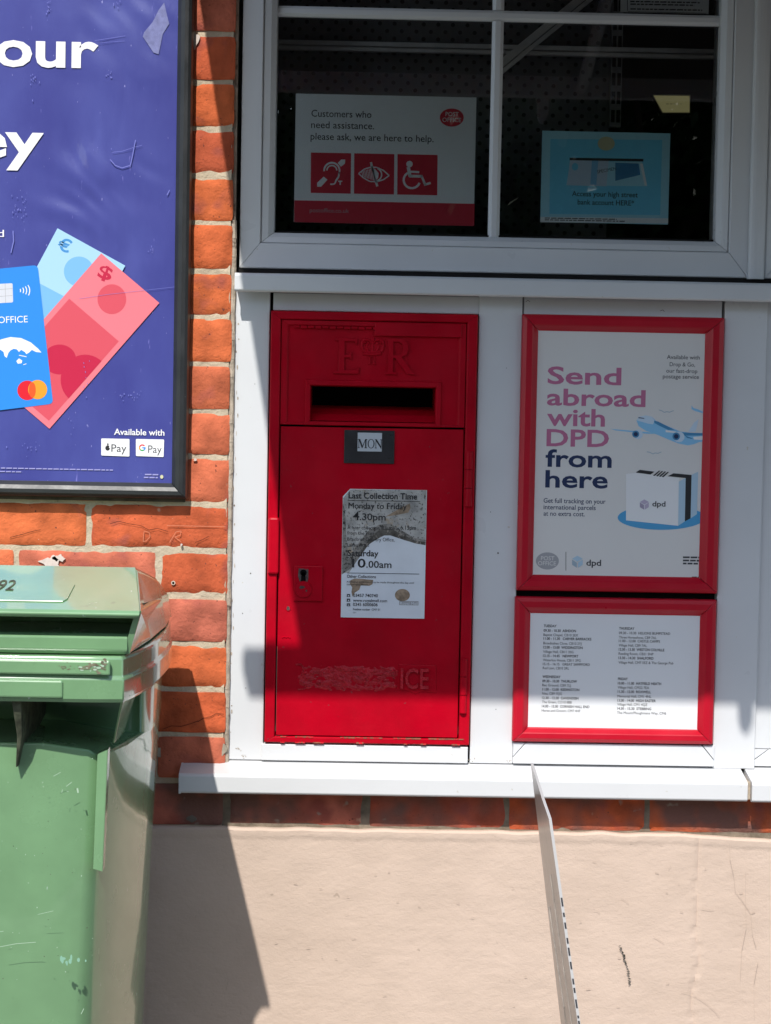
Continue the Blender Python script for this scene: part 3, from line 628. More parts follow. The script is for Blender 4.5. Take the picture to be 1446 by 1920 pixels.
# the upper plate with the slot: plain sheet pieces round the opening, raised surround, deep throat
zd = W(690, 800, Y0)[1]                     # joint between plate and door
slot = rect((583, 722), (817, 728), (582, 789), (816, 794), Y0)
px0, px1, pz0, pz1 = ci[0]+.001, ci[1]-.001, zd+.0012, ci[3]-.001
yp = Y0+.006
m = MB(); so_ = (slot[0]-.009, slot[1]+.009, slot[2]-.006, slot[3]+.009)
m.box(px0, px1, yp, .02, so_[3], pz1).box(px0, so_[0], yp, .02, so_[2], so_[3]).box(so_[1], px1, yp, .02, so_[2], so_[3]).box(px0, px1, yp, .02, pz0, so_[2])
pt = m.build('aperture_plate', MRED, pb)
MB().frame((px0, px1, pz0, pz1), (px0+.013, px1-.013, pz0+.004, pz1-.010), [(0, yp+.002), (0, yp-.003), (.75, yp-.0035), (1, yp-.0002), (1, yp+.002)], gap=0).build('plate_moulding', MRED, pt, bevel=.0009)
MB().frame((so_[0]-.001, so_[1]+.001, so_[2]-.001, so_[3]+.001), slot, [(0, yp+.003), (0, yp-.0015), (.15, yp-.004), (.85, yp-.004), (1, yp-.001), (1, .128)], gap=0).build('slot_surround', MRED, pt, bevel=.0006)
MB().add([(slot[0], yp+.004, slot[2]+.001), (slot[1], yp+.004, slot[2]+.001), (slot[1], .030, slot[2]+.012), (slot[0], .030, slot[2]+.012), (slot[1], .060, slot[2]+.021), (slot[0], .060, slot[2]+.021), (slot[1], .110, slot[2]+.027), (slot[0], .110, slot[2]+.027)], [(0, 1, 2, 3), (3, 2, 4, 5), (5, 4, 6, 7)]).build('slot_flap', MRED, pt)
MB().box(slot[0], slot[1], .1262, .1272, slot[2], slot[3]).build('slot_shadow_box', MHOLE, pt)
a = prect(703, 606, 865, 634, yp); MB().box(a[0], a[1], yp-.007, yp+.001, a[2]+.001, a[3]+.001).build('cover_strip', MRED, pt, bevel=.001)
m = MB()
for i in range(14):
    x = px0+.02+i*.012; m.box(x, x+.010, yp-.0055-.0008*(i % 3), yp, pz1-.0125-.001*(i % 2), pz1-.009)
m.build('paint_ridge', MRED, pt, bevel=.001, kind='stuff')
# royal cipher, raised
def letter(ch, x, z, wd, h):
    if ch == 'E':
        return [[(0.08, 0), (.95, 0), (1, .2), (.9, .12), (.42, .10), (.42, .46), (.62, .46), (.68, .38), (.68, .64), (.62, .54), (.42, .54), (.42, .92), (.8, .92), (.88, .82), (.90, 1), (0.06, 1), (.06, .95), (.2, .92), (.2, .08), (.02, .05), (0, 0)]]
    if ch == 'R':
        return [[(0, 0), (.38, 0), (.38, .05), (.27, .08), (.27, .46), (.34, .46), (.72, .02), (1, 0), (1, .04), (.90, .08), (.54, .49), (.70, .56), (.76, .72), (.72, .88), (.6, .98), (.45, 1), (.04, 1), (.04, .95), (.11, .92), (.11, .08), (0, .05)], [(.27, .54), (.27, .92), (.44, .92), (.56, .86), (.58, .72), (.54, .60), (.44, .54)]]
    if ch == 'M':
        return [[(0, 0), (.22, 0), (.22, .06), (.14, .09), (.14, .80), (.44, 0), (.50, 0), (.80, .82), (.80, .09), (.72, .06), (.72, 0), (1, 0), (1, .06), (.93, .09), (.93, .91), (1, .94), (1, 1), (.80, 1), (.52, .26), (.25, 1), (0, 1), (0, .94), (.08, .91), (.08, .09), (0, .06)]]
    if ch == 'N':
        return [[(0, 0), (.26, 0), (.26, .06), (.17, .09), (.17, .78), (.80, -.02), (.88, -.02), (.88, .91), (1, .94), (1, 1), (.70, 1), (.70, .94), (.80, .91), (.80, .26), (.24, 1), (0, 1), (0, .94), (.10, .90), (.10, .09), (0, .06)]]
    if ch == 'I': return [[(.0, 0), (1, 0), (1, .1), (.7, .14), (.7, .86), (1, .9), (1, 1), (0, 1), (0, .9), (.3, .86), (.3, .14), (0, .1)]]
    if ch == 'O':
        n = 28; return [[(.5+.5*math.cos(2*math.pi*i/n), .5+.52*math.sin(2*math.pi*i/n)) for i in range(n)], [(.5+.36*math.cos(2*math.pi*i/n), .5+.46*math.sin(2*math.pi*i/n)) for i in range(n)]]
def letter_mesh(mb, ch, x, z, wd, h, y0, y1, mi=0):
    L = letter(ch, x, z, wd, h)
    outer = [(x+u*wd, z+v*h) for u, v in L[0]]
    if len(L) == 1: mb.prism(outer, y0, y1, mi); return
    inner = [(x+u*wd, z+v*h) for u, v in L[1]]
    bm = bmesh.new(); es = []
    for ring in (outer, inner):
        vs = [bm.verts.new((a_, y0, b_)) for a_, b_ in ring]
        es += [bm.edges.new((vs[i-1], vs[i])) for i in range(len(vs))]
    bmesh.ops.triangle_fill(bm, edges=es, use_beauty=True); bm.verts.index_update()
    vs = [tuple(v.co) for v in bm.verts]; fs = [tuple(v.index for v in f.verts) for f in bm.faces]
    fs = [f if (Vector(vs[f[1]])-Vector(vs[f[0]])).cross(Vector(vs[f[2]])-Vector(vs[f[0]])).y < 0 else f[::-1] for f in fs]
    mb.add(vs, fs, mi); bm.free()
    for ring in (outer, inner):
        n = len(ring); mb.add([(a_, y0, b_) for a_, b_ in ring]+[(a_, y1, b_) for a_, b_ in ring], [(i, i+n, (i+1) % n+n, (i+1) % n) for i in range(n)], mi)
Q = ZM(600, 600, 7.23); ci_ = MB()
p0, p1 = W(*Q(180, 725), yp), W(*Q(545, 255), yp); letter_mesh(ci_, 'E', p0[0], p0[1], p1[0]-p0[0], p1[1]-p0[1], yp-.0045, yp)
p0, p1 = W(*Q(875, 735), yp), W(*Q(1305, 262), yp); letter_mesh(ci_, 'R', p0[0], p0[1], p1[0]-p0[0], p1[1]-p0[1], yp-.0045, yp)
for xx in (650, 712):
    p0, p1 = W(*Q(xx, 600), yp), W(*Q(xx+48, 500), yp); letter_mesh(ci_, 'I', p0[0], p0[1], p1[0]-p0[0], p1[1]-p0[1], yp-.003, yp)
V = lambda a_, b_, dy=0: (W(*Q(a_, b_), yp)[0], yp-dy, W(*Q(a_, b_), yp)[1])
ci_.path([V(590, 452), V(650, 462), V(715, 466), V(780, 460), V(825, 450)], .0032); ci_.path([V(590, 420), V(650, 432), V(715, 436), V(780, 430), V(830, 418)], .0024)
for s_ in (-1, 1):
    c = 715
    ci_.path([V(c+s_*118, 430), V(c+s_*150, 360), V(c+s_*140, 290), V(c+s_*95, 262), V(c+s_*40, 275), V(c, 312)], .0027)
    ci_.path([V(c+s_*60, 420), V(c+s_*85, 350), V(c+s_*55, 300)], .0020)
    for u in (60, 110, 138): ci_.tube(V(c+s_*u, 300+abs(u-100)*.3, 0), V(c+s_*u, 300+abs(u-100)*.3, .004), .0024, .0016, 8)
ci_.path([V(715, 430), V(715, 300)], .0022); ci_.tube(V(715, 268), V(715, 268, .005), .0036, .0024, 10)
ci_.path([V(715, 262), V(715, 215)], .0018); ci_.path([V(696, 238), V(734, 238)], .0018)
ci_.build('royal_cipher', MRED, pt, bevel=.0012)

# door
Yd = Y0+.005
dx0, dx1, dz0, dz1 = ci[0]+.0022, ci[1]-.0022, ci[2]+.002, zd-.0022
dm = MB(); NX, NZ = 60, 90; vs = []
for j in range(NZ+1):
    for i in range(NX+1):
        x = dx0+(dx1-dx0)*i/NX; z = dz0+(dz1-dz0)*j/NZ
        vs.append((x, Yd+noise.noise(Vector((x*9, z*9, 4)))*.0008+noise.noise(Vector((x*40, z*40, 1)))*.00012, z))
dm.add(vs, [(j*(NX+1)+i, j*(NX+1)+i+1, (j+1)*(NX+1)+i+1, (j+1)*(NX+1)+i) for j in range(NZ) for i in range(NX)], 0, True)
dm.box(dx0, dx1, Yd+.002, Yd+.012, dz0, dz1)
door = dm.build('door', MRED, pb, recalc=False)
# day tab
a = prect(646, 806, 739, 870, Yd); MB().box(a[0], a[1], Yd-.003, Yd, a[2], a[3]).build('tab_holder', MSTEEL, door, bevel=.0008)
tb = prect(671, 811, 716, 847, Yd-.004); MB().box(tb[0], tb[1], Yd-.0045, Yd-.003, tb[2], tb[3]).build('day_tab', mat('day_card', (.52, .56, .60), .4), door, bevel=.0004)
m = MB(); wq = tb[1]-tb[0]
for ch, u, ww in (('M', .0, .38), ('O', .405, .28), ('N', .70, .31)): letter_mesh(m, ch, tb[0]+wq*u+.0004, tb[2]+.0055, wq*ww, .0150, Yd-.0049, Yd-.0045)
m.build('day_lettering', MINK, door)
for p in ((732, 816), (731, 858), (652, 862)): x, z = W(*p, Yd); MB().tube((x, Yd-.003, z), (x, Yd-.0042, z), .0018, .0014, 10).build('screw', MSTEEL, door)
# lock
Q = ZM(420, 900, 2.781)
a = prect(*Q(366, 445), *Q(513, 632), Yd)
lk = MB().box(a[0], a[1], Yd-.0042, Yd+.001, a[2], a[3]).build('lock_plate', MRED, door, bevel=.0016)
x, z = W(*Q(415, 568), Yd); m = MB(); m.tube((x, Yd-.0005, z), (x, Yd-.0075, z), .0148, .0135, 28); m.build('lock_cover', MRED, door, bevel=.001)
m = MB(); xk, zk = W(*Q(415, 482), Yd)
m.tube((xk, Yd-.0052, zk), (xk, Yd-.0056, zk), .0055, n=20); m.prism([(xk-.003, zk), (xk+.003, zk), (xk+.0042, zk-.016), (xk-.0042, zk-.016)], Yd-.0056, Yd-.0052); m.build('keyhole', MHOLE, door)
m = MB(); pts = [(xk+.0098*math.cos(R(q_)), zk-.002+.0105*math.sin(R(q_))) for q_ in range(0, 360, 18)]; m.prism([(xk-.008, zk+.007), (xk+.008, zk+.0065), (xk+.0088, zk-.009), (xk+.006, zk-.019), (xk-.005, zk-.018), (xk-.009, zk-.006)], Yd-.0050, Yd-.0040); m.build('keyhole_plate', MKEY, door)
m = MB(); x2, z2 = W(*Q(406, 556), Yd); blob(m, x2, z2, .0042, .003, -.0, .8, seed=4)
m = MB(); blob(m, x2, z2, .0042, .003, Yd-.0078, .8, seed=4, th=.0004); blob(m, x2+.008, z2-.006, .0016, .0016, Yd-.0078, .5, seed=6, th=.0004)
for (u, v, rr) in ((336, 670, .0042),):
    x3, z3 = W(*Q(u, v), Yd); blob(m, x3, z3, rr*.7, rr*.8, Yd-.0014, .4, seed=7, th=.0004)
m.build('paint_chip', mat('bare_iron', (.10, .06, .055), .6, .4, .5, 200), door, kind='stuff')
m = MB(); x3, z3 = W(*Q(336, 672), Yd); m.tube((x3, Yd, z3), (x3, Yd-.0012, z3), .0048, .0035, 12); x3, z3 = W(*Q(325, 822), Yd)
for i in range(5): m.tube((x3-.006+i*.003, Yd, z3+.001*(i % 2)), (x3-.006+i*.003, Yd-.0015, z3+.001*(i % 2)), .0018, .0008, 8)
m.build('paint_blister', MRED, door, kind='stuff')
# hinges: three knuckles each, on the case
def hinge(px_, y0_, y1_, wd):
    m = MB(); xa, za = W(px_, y0_, Y0); xb, zb3 = W(px_-(y1_-y0_)*.0205, y1_, Y0); x = (xa+xb)/2; L = za-zb3
    for i in range(3): m.tube((x, Y0-.001, zb3+L*i/3+.0006), (x, Y0-.001, zb3+L*(i+1)/3-.0006), wd, n=14)
    m.build('hinge', MRED, pb, bevel=.0008)
hinge(880, 846, 950, .0062); hinge(870, 1234, 1337, .0062); 
a = prect(505, 972, 519, 1076, Y0); m = MB().box(a[0]-.001, a[1]+.003, Y0-.006, Y0+.006, a[2], a[3]+.002); m.build('hasp', MRED, pb, bevel=.0035)
# ghost of the old enamel plate at the foot: torn paint and three surviving letters
m = MB(); NX, NZ = 170, 50; a = prect(556, 1244, 752, 1300, Yd); vs = []
for j in range(NZ+1):
    for i in range(NX+1):
        u, v = i/NX, j/NZ; x = a[0]+(a[1]-a[0])*u; z = a[2]+(a[3]-a[2])*v; e = min(1, min(u, 1-u)*14, min(v, 1-v)*6)
        hgt = max(0, noise.noise(Vector((x*70, z*110, 2)))*1.2+.15)*.0022 + max(0, noise.noise(Vector((x*130, z*200, 6)))-.12)*.0065
        vs.append((x, Yd+.0009-e*(.0011+hgt), z))
m.add(vs, [(j*(NX+1)+i, j*(NX+1)+i+1, (j+1)*(NX+1)+i+1, (j+1)*(NX+1)+i) for j in range(NZ) for i in range(NX)], 0, True)
m.build('torn_paint', MREDP, door, recalc=False)
a = prect(747, 1246, 818, 1296, Yd)
MB().prism([(a[0], a[3]+.001), (a[0]-.001, a[2]+.002), (a[0]+.018, a[2]+.0005), (a[0]+.03, a[2]-.005), (a[0]+.04, a[2]), (a[1], a[2]-.002), (a[1]-.001, a[3])], Yd-.0022, Yd).build('nameplate_fragment', MRED, door, bevel=.001)
A = Art(Yd-.0022, .0001); A.text('ICE', 751, 804, 1290, 37, MRED, .012, layer=12)
vs = A.mb.v; fs = A.mb.f
bm = bmesh.new(); bv_ = [bm.verts.new(p) for p in vs]
for f in fs:
    try: bm.faces.new([bv_[i] for i in f])
    except ValueError: pass
bmesh.ops.recalc_face_normals(bm, faces=bm.faces)
r_ = bmesh.ops.extrude_face_region(bm, geom=list(bm.faces)); 
for v in [g_ for g_ in r_['geom'] if isinstance(g_, bmesh.types.BMVert)]: v.co.y -= .0034
me = bpy.data.meshes.new('raised_letters'); bmesh.ops.recalc_face_normals(bm, faces=bm.faces); bm.to_mesh(me); bm.free(); me.materials.append(MREDP)
for v in me.vertices: v.co -= ORG[door]
o = bpy.data.objects.new('raised_letters', me); C.objects.link(o); o.parent = door
m = MB(); xb, zb4 = W(390, 1, 0)
for p0, p1, rr in ((Q(375, 962), Q(405, 960), .0016), (Q(408, 965), Q(420, 1010), .0016), (Q(420, 1012), Q(414, 1045), .0012), (Q(385, 1092), Q(425, 1088), .0013)):
    a1, a2 = W(*p0, Yd), W(*p1, Yd); m.tube((a1[0], Yd-.0006, a1[1]), (a2[0], Yd-.0006, a2[1]), rr, n=7)
m.build('plate_edge_remnant', MREDP, door)
# worn lower lip
m = MB(); rg = random.Random(4); z = ci[2]
x = ci[0]+.01
while x < ci[1]-.01:
    l = rg.uniform(.004, .03)
    if rg.random() < .66: m.box(x, x+l, Y0-.0008, Y0+.002, z-.0006-rg.uniform(0, .0012), z+.0008)
    if rg.random() < .35: m.box(x, x+l*.7, Y0-.0008, Y0+.002, pbc[2]-.0004, pbc[2]+rg.uniform(.001, .0026))
    x += l
m.build('worn_edge', MCHIP, pb, kind='stuff')
# collection plate
Q = ZM(630, 900, 6.858); YQ = Yd-.0022
cp = rect(Q(95, 115), Q(1167, 128), Q(58, 1765), Q(1140, 1785), YQ)
plt = MB().prism([(cp[0], cp[2]), (cp[1], cp[2]), (cp[1], cp[3]), (cp[0]+.012, cp[3]), (cp[0], cp[3]-.013)], YQ, Yd+.0005).build('collection_plate', MPLATE, door)
A = Art(YQ, .00012)
ql = lambda L_: [Q(*p) for p in L_]
A.poly(ql([(185, 122), (1163, 132), (1152, 835), (1010, 810), (870, 770), (700, 712), (620, 715), (540, 755), (450, 810), (370, 880), (330, 950), (170, 1190), (100, 1195), (75, 1215), (95, 235), (130, 190)]), MGRIME, 1)
A.poly(ql([(90, 300), (80, 1215), (110, 1190), (200, 1130), (330, 960), (420, 830), (540, 752), (620, 712), (700, 712), (1010, 812), (1150, 838), (1155, 770), (1000, 742), (860, 655), (700, 560), (560, 575), (430, 640), (330, 760), (230, 900), (160, 1020), (130, 700), (120, 400)]), MSOOT2, 2)
A.poly(ql([(290, 1000), (330, 945), (420, 830), (540, 752), (620, 712), (700, 712), (860, 765), (1010, 812), (1150, 838), (1154, 800), (1000, 775), (860, 700), (700, 625), (560, 640), (450, 730), (360, 850)]), MSOOT, 3)
A.poly(ql([(185, 1290), (240, 1265), (320, 1270), (480, 1285), (470, 1340), (430, 1360), (320, 1355), (300, 1410), (240, 1450), (215, 1500), (200, 1440), (210, 1380), (180, 1340)]), MTAN, 3)
A.ell(*Q(855, 1480), 14, 11.5, MTAN, 3); A.poly(ql([(640, 470), (760, 400), (950, 300), (960, 360), (930, 420), (780, 450)]), MTAN, 2)
A.poly(ql([(815, 1555), (1062, 1558), (1060, 1612), (813, 1608)]), MOVG, 3)
A.build('weathering', plt)
A = Art(YQ, .00012)
for s_, x0, x1, y, cp_, bo in (('Last Collection Time', 162, 1045, 235, 11.0, .018), ('Monday to Friday', 162, 910, 365, 11.0, .022), ('4', 218, 300, 515, 16.0, .009), ('.30pm', 306, 640, 515, 12.6, .009), ('A later collection is made at', 148, 820, 632, 6.6, -.004), ('6.15pm', 830, 1030, 637, 7.6, .009), ('from the Post', 146, 495, 702, 6.6, -.004), ('Braintree Delivery Office,', 146, 755, 780, 6.6, -.004), ('Lakes Road', 145, 425, 855, 6.6, -.004),
        ('Saturday', 148, 548, 975, 11.0, .018), ('10', 208, 380, 1122, 16.0, .014), ('.00am', 390, 715, 1126, 12.6, .009), ('Other Collections', 142, 515, 1256, 5.5, .009), ('Additional collections may be made throughout the day until', 138, 1005, 1318, 3.3, .0), ('the last time shown.', 138, 420, 1352, 3.3, .0),
        ('03457 740740', 222, 540, 1502, 5.8, .009), ('www.royalmail.com', 220, 660, 1564, 5.4, .009), ('0345 6000606', 220, 537, 1618, 5.8, .009), ('Postbox number', 220, 440, 1674, 3.8, .01), ('CM7 51', 460, 566, 1678, 3.8, .009), ('CF1', 220, 258, 1715, 2.8, .0)):
    p, q = Q(x0, y), Q(x1, y); A.text(s_, p[0], q[0], p[1], cp_, MINK, bo, layer=5)
p, q = Q(825, 1602), Q(1052, 1602); A.text('Royal Mail', p[0], q[0], p[1], 5, MPLATE, .01, layer=5)
A.line([Q(158, 263), Q(1085, 276)], 1.0, MINK, 5); A.line([Q(145, 1195), Q(1072, 1209)], 1.0, MINK, 5)
for yy in (1480, 1540, 1600):
    A.poly(ql([(140, yy-14), (184, yy-14), (180, yy-4), (186, yy+22), (138, yy+22), (144, yy-4)]), MINK, 5); A.ell(*Q(162, yy+8), 1.4, 1.2, MPLATE, 6, 10)
A.build('plate_lettering', plt)

# ================================================================== RED POSTER FRAMES
def snap(name, O, wd, y0, label, m=MREDF, n='frame'):
    t_ = thing(name, ((O[0]+O[1])/2, YP, O[2]), label, 'poster frame', None)
    I = (O[0]+wd[0], O[1]-wd[1], O[2]+wd[2], O[3]-wd[3])
    MB().frame(O, I, [(0, YP-.0005), (0, y0+.006), (.06, y0+.003), (.28, y0), (.62, y0+.0004), (.70, y0+.002), (.93, y0+.0085), (1, y0+.0095), (1, YP-.0005)]).build('frame', m, t_, bevel=.0007)
    return t_, I
YR = -.004
rp, ri = snap('poster_frame', rect((982, 588), (1361, 596), (967, 1107), (1345, 1114), YR), (.0275, .031, .0265, .027), YR, 'tall red snap frame with the parcel poster, beside the post box')
YS = YR+.0105
rps = MB().box(ri[0]-.002, ri[1]+.002, YS, YS+.002, ri[2]-.002, ri[3]+.002).build('poster', MPAPER, rp)
Q = ZM(900, 540, 2.648); A = Art(YS)
for s_, x0, x1, y, cp_, mm in (('Send', 335, 702, 474, 31, MTPINK), ('abroad', 332, 823, 580, 30, MTPINK), ('with', 332, 621, 681, 31, MTPINK), ('DPD', 330, 641, 783, 30.5, MTPINK), ('from', 325, 655, 885, 31, MNAVY), ('here', 324, 636, 988, 31, MNAVY)):
    p, q = Q(x0, y), Q(x1, y); A.text(s_, p[0], q[0], p[1], cp_, mm, .020)
A.build('headline', rps)
for s_, x1, y in (('Get full tracking on your', 625, 1066), ('international parcels', 576, 1098), ('at no extra cost.', 521, 1130)): p, q = Q(316, y), Q(x1, y); A.text(s_, p[0], q[0], p[1], 8.6, MNAVY, .006)
A.build('caption', rps)
for s_, x0, x1, y in (('Available with', 928, 1092, 352), ('Drop & Go,', 942, 1068, 388), ('our fast-drop', 925, 1080, 420), ('postage service', 908, 1088, 448)): p, q = Q(x0, y), Q(x1, y); A.text(s_, p[0], q[0], p[1], 7.4, MDG, .004)
A.build('corner_lettering', rps)
for s_, x0, x1, y in (('POST', 303, 370, 1351), ('OFFICE', 288, 378, 1376)): p, q = Q(x0, y), Q(x1, y); A.text(s_, p[0], q[0], p[1], 7.6, MPAPER, .004, layer=3)
p, q = Q(528, 1378), Q(602, 1378); A.text('dpd', p[0], q[0], p[1], 11, MDG, .018)
Q7 = ZM(1130, 640, 5.19); p, q = Q7(483, 1610), Q7(612, 1605); A.text('dpd', p[0], q[0], p[1]-1, 9.5, MDG, .018, layer=6)
A.build('logo_lettering', rps)
rg = random.Random(2)
for y in (1341, 1357, 1372): p = Q(1008, y); A.dashes(p[0], p[0]+36-(8 if y > 1360 else 0), p[1], 3.2, MDG, rg)
p = Q(1052, 1438); A.dashes(p[0], p[0]+20, p[1], 2, MDG, rg)
A.build('small_print', rps)
A = Art(YS)
P7 = lambda pts, mm, ly: A.poly([Q7(*p) for p in pts], mm, ly)
P7([(75, 850), (120, 856), (290, 870), (430, 882), (545, 900), (430, 900), (300, 885), (130, 868)], MAIRB, 2)
P7([(330, 770), (350, 735), (420, 720), (480, 735), (520, 775), (690, 850), (760, 878), (880, 892), (1012, 892), (1014, 972), (940, 980), (890, 1000), (830, 1012), (740, 995), (640, 955), (540, 912), (420, 870), (350, 825)], MAIRB, 3)
P7([(332, 768), (350, 735), (420, 720), (478, 733), (505, 770), (490, 808), (440, 800)], MAIRL, 4); P7([(350, 738), (400, 745), (410, 756), (392, 752), (348, 748)], MNAVY, 5)
P7([(500, 772), (540, 780), (700, 862), (640, 862), (560, 825), (505, 795)], MAIRD, 5)
P7([(612, 862), (720, 880), (700, 890), (614, 884)], MBOXW, 6); P7([(740, 885), (1014, 895), (1014, 915), (780, 918)], MAIRD, 4); P7([(880, 930), (1014, 918), (1014, 962), (890, 956)], MBOXW, 5); P7([(800, 915), (860, 938), (885, 952), (820, 940)], MAIRD, 6)
P7([(832, 882), (890, 790), (935, 758), (905, 880)], MAIRL, 2)
A.ell(*Q7(345, 905), 9, 9, MAIRL, 5); A.ell(*Q7(322, 903), 6.6, 6.6, MAIRD, 6); A.ell(*Q7(322, 903), 4, 4, MNAVY, 7)
A.ell(*Q7(742, 930), 10.5, 10, MAIRL, 6); A.ell(*Q7(716, 925), 7, 7.2, MAIRD, 7); A.ell(*Q7(716, 925), 4.2, 4.4, MNAVY, 8)
A.build('aeroplane_picture', rps)
for pts in ([(548, 668), (575, 675), (600, 692), (625, 684), (650, 690), (692, 674)], [(430, 1075), (460, 1080), (490, 1096), (510, 1086), (540, 1090), (572, 1076)]): A.line([Q7(*p) for p in pts], 1.3, MBIRD, 3); A.build('bird_picture', rps)
P7([(865, 622), (885, 650), (930, 662), (975, 685), (1018, 692), (1016, 700), (960, 695), (900, 678), (866, 660)], MAIRB, 3); A.build('bird_picture', rps)
A.ell(*Q7(572, 1715), 82, 23, MDISC, 2, clip=[((1324.5, 500), (1322.5, 2000))])
P7([(228, 1290), (320, 1280), (640, 1318), (745, 1330), (735, 1795), (228, 1742)], MBOXW, 3)
P7([(735, 1795), (742, 1365), (808, 1330), (800, 1752)], MBOXS, 4); P7([(800, 1752), (808, 1326), (866, 1300), (856, 1722)], MINK, 4); P7([(856, 1722), (866, 1300), (930, 1268), (918, 1682)], MBOXS, 4)
P7([(322, 1276), (362, 1250), (505, 1268), (465, 1296)], MINK, 5); P7([(636, 1312), (690, 1284), (866, 1300), (808, 1330)], MINK, 5)
for i in range(4): P7([(490+i*28, 1306+i*4), (548+i*28, 1258+i*4), (562+i*28, 1260+i*4), (508+i*28, 1310+i*4)], MINK, 5)
def cube(Qf, cx, cy, r, ms):
    k = r*.87
    A.poly([Qf(cx, cy-r), Qf(cx+k, cy-r/2), Qf(cx, cy), Qf(cx-k, cy-r/2)], ms[0], 5); A.poly([Qf(cx-k, cy-r/2+4), Qf(cx-3, cy+5), Qf(cx-3, cy+r), Qf(cx-k, cy+r/2)], ms[1], 5); A.poly([Qf(cx+k, cy-r/2+4), Qf(cx+3, cy+5), Qf(cx+3, cy+r), Qf(cx+k, cy+r/2)], ms[0], 5)
cube(Q7, 406, 1588, 50, (MLILAC, MLILD)); A.build('parcel_picture', rps); cube(Q, 484, 1359, 30, (MBOXS, MBIRD))
A.build('cube_logo', rps); A.ell(*Q(335, 1355), 21.5, 16, MOVG, 2); A.build('logo_oval', rps); A.line([Q(427, 1310), Q(427, 1403)], 1, MDG, 2)
A.build('divider_line', rps)
tt, ti = snap('poster_frame', rect((966, 1118), (1345, 1126), (961, 1390), (1338, 1398), YR), (.0268, .0265, .024, .028), YR, 'short wide red snap frame with the weekly timetable, under the parcel poster')
tts = MB().box(ti[0]-.002, ti[1]+.002, YS, YS+.002, ti[2]-.002, ti[3]+.002).build('timetable_sheet', MPAPW, tt)
Q = ZM(980, 1150, 4.0167); A = Art(YS)
col1 = [('TUESDAY', 160, 257, 103, 1), ('09.30 - 10.30  ASHDON', 158, 404, 138, 1), ('Baptist Chapel, CB10 2EX', 157, 420, 170, 0), ('11.00 - 11.30   CARVER BARRACKS', 157, 521, 198, 1), ('Broadoakes Close, CB10 2YJ', 156, 446, 233, 0), ('12.00 - 13.00  WIDDINGTON', 156, 455, 264, 1), ('Village Hall, CB11 3SG', 155, 385, 297, 0), ('13.15 - 14.45   NEWPORT', 154, 422, 328, 1), ('Waterloo House, CB11 3PG', 154, 439, 360, 0), ('15.15 - 16.15   GREAT SAMPFORD', 153, 509, 390, 1), ('Red Lion, CB10 2RL', 152, 352, 420, 0),
        ('WEDNESDAY', 150, 287, 486, 1), ('09.30 - 10.30  THURLOW', 149, 412, 518, 1), ('Rec Ground, CB9 7LJ', 148, 364, 549, 0), ('11.00 - 12.00  KEDINGTON', 148, 430, 581, 1), ('Nisa, CB9 7QG', 147, 298, 612, 0), ('12.30 - 13.30  CAVENDISH', 146, 423, 645, 1), ('The Green, CO10 8BB', 146, 372, 676, 0), ('14.00 - 15.00  CORNISH HALL END', 145, 507, 708, 1), ('Horse and Groom, CM7 4HF', 144, 438, 740, 0)]
col2 = [('THURSDAY', 727, 843, 122, 1), ('09.30 - 10.30  HELIONS BUMPSTEAD', 726, 1115, 156, 1), ('Three Horseshoes, CB9 7AL', 726, 1011, 189, 0), ('11.00 - 12.00  CASTLE CAMPS', 725, 1037, 216, 1), ('Village Hall, CB9 7AL', 724, 938, 249, 0), ('12.30 - 13.30  WESTON COLVILLE', 724, 1071, 280, 1), ('Reading Room, CB21 5NP', 723, 988, 312, 0), ('13.30 - 14.30  SHALFORD', 722, 988, 344, 1), ('Village Hall, CM7 5EZ & The George Pub', 722, 1140, 378, 0),
        ('FRIDAY', 718, 793, 502, 1), ('10.00 - 11.00  HATFIELD HEATH', 717, 1047, 535, 1), ('Village Hall, CM22 7EA', 716, 955, 566, 0), ('11.30 - 12.00  ROXWELL', 716, 969, 598, 1), ('Memorial Hall, CM1 4NL', 714, 972, 632, 0), ('13.00 - 14.00  HIGH EASTER', 714, 1006, 664, 1), ('Village Hall, CM1 4QZ', 713, 942, 694, 0), ('14.30 - 15.30  STEBBING', 712, 972, 725, 1), ('The Mount/Ploughmans Way, CM6', 711, 1085, 757, 0)]
for day in (col1[:11], col1[11:], col2[:9], col2[9:]):
    for s_, x0, x1, y, bo in day: p, q = Q(x0, y), Q(x1, y); A.text(s_, p[0], q[0], p[1], 4.6, MINK, .020 if bo else .003)
    A.build('day_listing', tts)
# dark slit between the two frames
x0, z0 = W(975, 1120, YP); 

# ================================================================== BLACK POSTER FRAME ON THE BRICK
YK = -.030
bo_ = rect((-900, -900), (362, -900), (-900, 920), (350, 938), YK); xr3 = (W(362, 0, YK)[0]+W(350, 935, YK)[0])/2; zb3 = W(180, 933, YK)[1]
O = (xr3-.80, xr3, zb3, zb3+1.15); wd = .0255
bp = thing('poster_frame', (xr3-.4, -.015, zb3), 'large black snap frame with the purple travel money poster, on the brick', 'poster frame')
MB().frame(O, (O[0]+wd, O[1]-wd, O[2]+wd, O[3]-wd), [(0, -.001), (0, YK+.012), (.08, YK+.004), (.25, YK), (.5, YK-.0005), (.75, YK+.003), (1, YK+.011), (1, YK+.016)], gap=.0003).build('frame', MBLK, bp, bevel=.0006)
MB().frame((O[0]+.004, O[1]-.004, O[2]-.006, O[3]-.004), (O[0]+.03, O[1]-.03, O[2]+.02, O[3]-.03), [(0, -.0005), (0, -.008), (1, -.008), (1, -.0005)]).build('backing', mat('weathered_backing', (.10, .075, .055), .9, .2, .6, 30), bp)
YO = YK+.0125
m = MB(); NX, NZ = 70, 100; vs = []
xa, xb, za, zb5 = O[0]+wd-.002, O[1]-wd+.002, O[2]+wd-.002, O[3]-wd+.002
